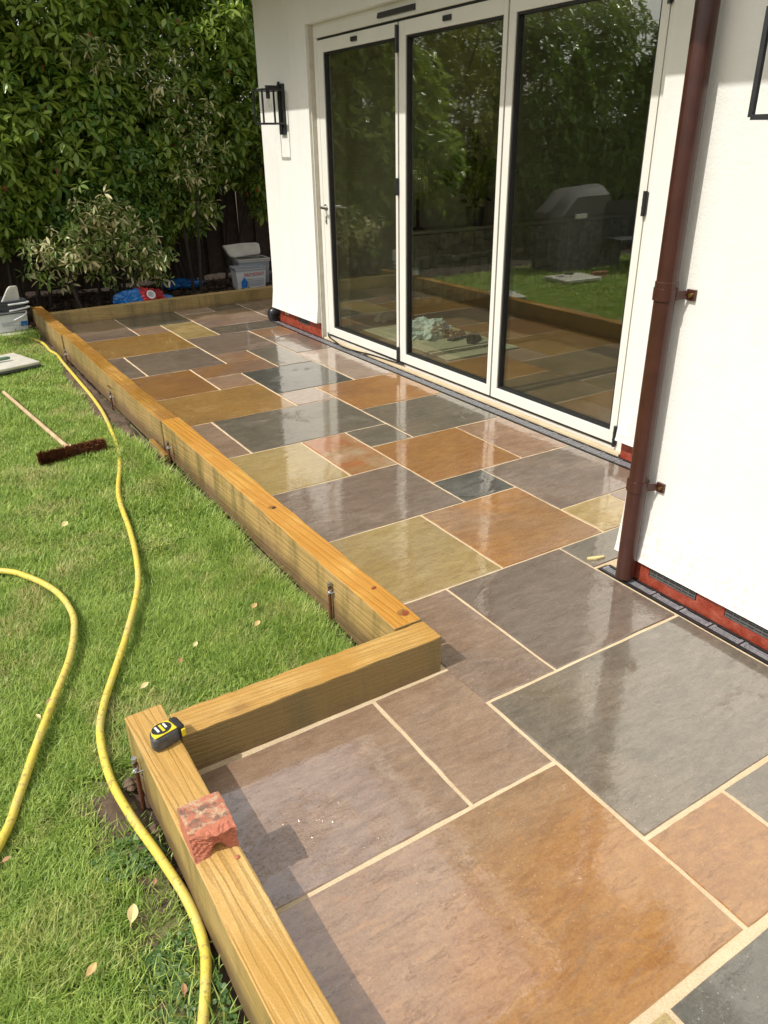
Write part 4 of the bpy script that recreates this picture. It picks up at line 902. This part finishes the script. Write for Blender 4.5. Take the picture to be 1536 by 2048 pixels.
shrub('rhododendron', 'tall glossy shrub with whorled leaves behind the house corner', [(3.3, 9.75, 2.5, 1.1, .6, 1.2), (4.4, 9.95, 2.0, .9, .5, 1.1), (2.75, 9.5, 1.45, .7, .45, .65), (3.6, 9.9, 3.6, 1.3, .6, .7), (2.55, 9.4, .95, .55, .3, .42), (3.1, 9.6, .95, .4, .25, .3)], 'leaf_rhodo', .115, 150, 7, .40, nobj=200, droop=.05)
shrub('variegated_shrub', 'low cream-variegated shrub hanging over the planting bed', [(1.6, 8.78, .60, .42, .26, .26), (2.25, 8.85, .62, .34, .24, .34), (1.95, 8.8, .95, .3, .2, .22), (2.5, 8.78, .42, .22, .18, .2)], 'leaf_cream', .095, 140, 6, .32, nobj=150, rough_=.4, shell=.2)
shrub('variegated_shrub', 'cream-tipped shrub growing up through the hedge near the lantern', [(3.2, 9.15, 1.5, .36, .22, .62), (3.05, 9.25, 2.25, .42, .25, .35), (2.2, 9.0, 2.45, .35, .22, .2)], 'leaf_cream', .095, 60, 6, .3, nobj=90, rough_=.35, shell=.3)
shrub('evergreen_shrub', 'dense small-leaved green shrub in the middle of the hedge', [(2.1, 9.15, .85, .55, .28, .4), (2.35, 9.2, 1.25, .45, .3, .6), (2.15, 9.25, 2.0, .4, .3, .3)], 'leaf_laurel', .07, 260, 6, .45, nobj=80)
shrub('yellow_shrub', 'yellow-green shrub left along the hedge, mirrored in the doors', [(-.9, 9.95, 1.8, .8, .4, 1.3), (-.5, 10.0, 2.9, .9, .4, .7)], 'leaf_yellow', .08, 170, 6, .3)
shrub('laurel', 'large glossy laurel mirrored in the near door pane, with unseen overhanging foliage', [(-2.6, 10.0, 2.0, 1.0, .45, 1.5), (-4.0, 10.0, 1.9, 1.0, .45, 1.6), (-5.4, 9.8, 1.8, 1.0, .5, 1.6), (-1.4, 8.15, 4.0, 1.0, .36, .35), (-.3, 8.2, 4.25, .8, .34, .3)], 'leaf_laurel', .15, 90, 6, .34)  # last two lobes: unseen high foliage, added to shade the far patio
shrub('tall_conifer', 'dark evergreen screen rising behind the fence', [(-4, 11.4, 3.2, 2.2, .6, 1.8), (-.5, 11.4, 3.4, 2.2, .6, 1.8), (2.6, 11.5, 3.6, 2.2, .6, 1.7), (5.6, 11.5, 3.4, 2.2, .6, 1.9)], 'leaf_dark', .17, 42, 6, .34, group='shrubs along the back fence')
# red leaf bracts scattered in the hedge
for k in range(16):
    x, z = rnd.uniform(1.0, 4.1), rnd.uniform(.9, 2.9)
    b = MB()
    for q in range(3): b.add([(0, 0, 0), (.012, -.01, -.03-.01*q), (.0, -.01, -.085+.01*q), (-.012, -.01, -.03)], [(0, 1, 2, 3)])
    o = b.build('red_leaf', 'leaf_red', bpy.data.objects['rhododendron'] if x < 2.4 else bpy.data.objects['rhododendron.001'])
    o.location = Vector((x, 8.9 if x < 2.4 else 9.15, z))-o.parent.location; o.rotation_euler = (rnd.uniform(-.4, .4), rnd.uniform(-.8, .8), rnd.uniform(0, 6))

# ================================================================= BARBECUE, CHAIR, TABLE (seen mirrored)
bq = thing('barbecue', 'barbecue under a grey cloth cover on the lawn, mirrored in the doors', 'barbecue', (-1.95, 8.35, -.1))
prof = [(-.85, 0), (.75, 0), (.80, .62), (.78, .95), (.42, 1.28), (-.35, 1.33), (-.55, 1.1), (-.85, .98)]
b = MB(); m = 12; vs = []
for i in range(m+1):
    u = i/m; yy = -.32+.64*u; s = 1-.10*abs(2*u-1)**3
    for k, (a, z) in enumerate(prof): vs.append((a*s+.02*math.sin(u*19+k), yy+.015*math.sin(k*2.3+u*9), z*s+.012*math.sin(u*23+k*2)))
np_ = len(prof); b.add(vs, [(i*np_+k, i*np_+(k+1) % np_, (i+1)*np_+(k+1) % np_, (i+1)*np_+k) for i in range(m) for k in range(np_)]+[tuple(range(np_)), tuple(range(m*np_, (m+1)*np_))])
b.build('cover', 'cover_grey', bq, smooth=True)
bq.scale = (.85, .85, .85)
MB().box(.25, .5, -.345, -.335, .9, .97).build('cover_badge', 'plastic_white', bq, rot=(.1, 0, 0))
ch = thing('garden_chair', 'dark folding garden chair beside the covered barbecue', 'chair', (-2.35, 7.75, -.1), .3)
MB().box(-.24, .24, .18, .21, .45, .95).build('backrest', 'chair_dark', ch, rot=(-.1, 0, 0)); MB().box(-.24, .24, -.22, .2, .42, .45).build('seat', 'chair_dark', ch)
for x in (-.22, .22):
    for y in (-.2, .2): MB().tube([(x, y, 0), (x, y*.8, .43)], .013, 8).build('leg', 'metal_black', ch)
tb = thing('garden_table', 'low dark garden table on the lawn in front of the laurel', 'table', (-3.2, 8.0, -.1), .1)
MB().box(-.5, .5, -.35, .35, .48, .51).build('table_top', 'chair_dark', tb, bevel=.005)
for x in (-.45, .45):
    for y in (-.3, .3): MB().tube([(x, y, 0), (x, y, .48)], .018, 8).build('leg', 'metal_black', tb)

# ================================================================= INSIDE THE ROOM
mt = tag(MB().box(-.36, .36, -.66, .66, 0, .012).build('door_mat', 'mat_fabric', loc=(3.9, 5.38, .051), bevel=.004), 'pale flat mat on the floor just inside the doors', 'mat')
bag('carrier_bag', 'crumpled pale plastic bag lying on the mat', 3.83, 5.44, .115, .16, .14, .10, ['bag_clear'], 21, amp=.34)
tu = thing('sealant_tube', 'small tube with white cap beside the plastic bag', 'tube', (4.08, 5.52, .09), .3)
MB().tube([(-.09, 0, 0), (.05, 0, 0)], .024, 14).build('tube_body', 'print_blue', tu, smooth=True); MB().tube([(.05, 0, 0), (.1, 0, 0)], .018, 14).build('cap', 'plastic_white', tu, smooth=True)
for (lb, x, y, rz) in (('dark strappy sandal next to the tube, left of the pair', 4.02, 5.25, .4), ('dark strappy sandal, right of the pair', 4.08, 5.1, .7)):
    s_ = thing('sandal', lb, 'sandal', (x, y, .063), rz, 'pair of dark sandals')
    MB().prism([(-.12, -.035), (-.06, -.045), (.06, -.05), (.12, -.025), (.12, .02), (.05, .04), (-.06, .035), (-.12, .03)], 0, .022).build('sole', 'sandal', s_, bevel=.006)
    MB().tube(spline([(-.02, -.046, .01), (-.01, -.03, .05), (-.005, 0, .062), (.0, .03, .05), (.0, .042, .01)], 5), .010, 8).build('strap', 'sandal', s_, smooth=True)
    MB().tube(spline([(.06, -.05, .01), (.065, -.03, .04), (.07, .0, .05), (.07, .03, .03), (.06, .042, .01)], 5), .013, 8).build('strap', 'sandal', s_, smooth=True)
    MB().tube(spline([(-.09, -.034, .015), (-.11, -.03, .07), (-.12, 0, .085), (-.11, .03, .07), (-.09, .032, .015)], 5), .007, 8).build('strap', 'sandal', s_, smooth=True)
sk = thing('work_gloves', 'pair of pale cloth gloves on the floor behind the far door', 'gloves', (3.95, 6.28, .05), .5)
for k, y in enumerate((-.035, .04)):
    MB().tube(spline([(-.12, y, .03), (-.04, y+.01, .045), (.04, y-.01, .04), (.12, y+.02*k, .022)], 5), [.03]*4+[.036]*8+[.028]*4, 12).build('glove', 'sock', sk, smooth=True)
lg = thing('stone_ledge', 'low stone-clad ledge wall inside the room behind the glass', 'ledge', (4.4, 6.62, .05))
MB().box(.0, 3.2, .03, .27, 0, .72).build('ledge_core', 'stone_block', lg); MB().box(-.01, 3.21, -.01, .27, .722, .75).build('ledge_top', 'room_wall', lg)
x = 0.
cols = [0.]*33
for c_ in range(33):
    z = rnd.uniform(0, .04); first_ = True
    while z < .70:
        h_ = rnd.choice((.07, .1, .14, .2)); h_ = min(h_, .718-z); wd_ = rnd.choice((.085, .093))
        if h_ > .02: MB().box(c_*.096, c_*.096+wd_, -rnd.uniform(.0, .035), .029, z, z+h_-.006).build('stone_block', 'stone_block', lg)
        z += h_
lp = thing('table_lamp', 'lamp with pleated pale shade on the stone ledge', 'lamp', (4.62, 6.74, .80))
MB().lathe([(.07, 0), (.07, .012), (.02, .03), (.014, .2), (.02, .28), (.012, .36)], seg=16).build('stem', 'fence_wood', lp, smooth=True)
b = MB(); ns_ = 60
pr = []
for k in range(ns_):
    g = 2*math.pi*k/ns_; r = 1+.05*(k % 2)
    pr.append((math.cos(g)*r, math.sin(g)*r))
b.add([(x*.15, y*.15, .66) for x, y in pr]+[(x*.19, y*.19, .36) for x, y in pr], [(k, (k+1) % ns_, ns_+(k+1) % ns_, ns_+k) for k in range(ns_)]); b.build('lamp_shade', 'shade_cloth', lp)
pp = thing('pot_plant', 'dark leafy pot plant on the stone ledge', 'plant', (5.35, 6.74, .80))
MB().lathe([(.08, 0), (.10, .16), (.105, .18), (.09, .18), (.08, .15)], seg=18).build('pot', 'cover_grey', pp, smooth=True)
n = 70; P = rng.normal(0, .12, (n, 3))+np.array([0, 0, .45]); P[:, 2] = np.clip(P[:, 2], .2, .8); D = P-np.array([0, 0, .2]); D /= np.linalg.norm(D, axis=1, keepdims=True)
Vv, Tt = leafcloud(P, D, rng.uniform(.1, .18, n), .55); o = npmesh('foliage', Vv, Tt, 'leaf_dark', pp); o['kind'] = 'stuff'
b = MB()
for k in range(12): b.tube([(0, 0, .15), tuple(P[k]*.6+np.array([0, 0, .1])), tuple(P[k])], .005, 5)
b.build('stems', 'bark', pp)
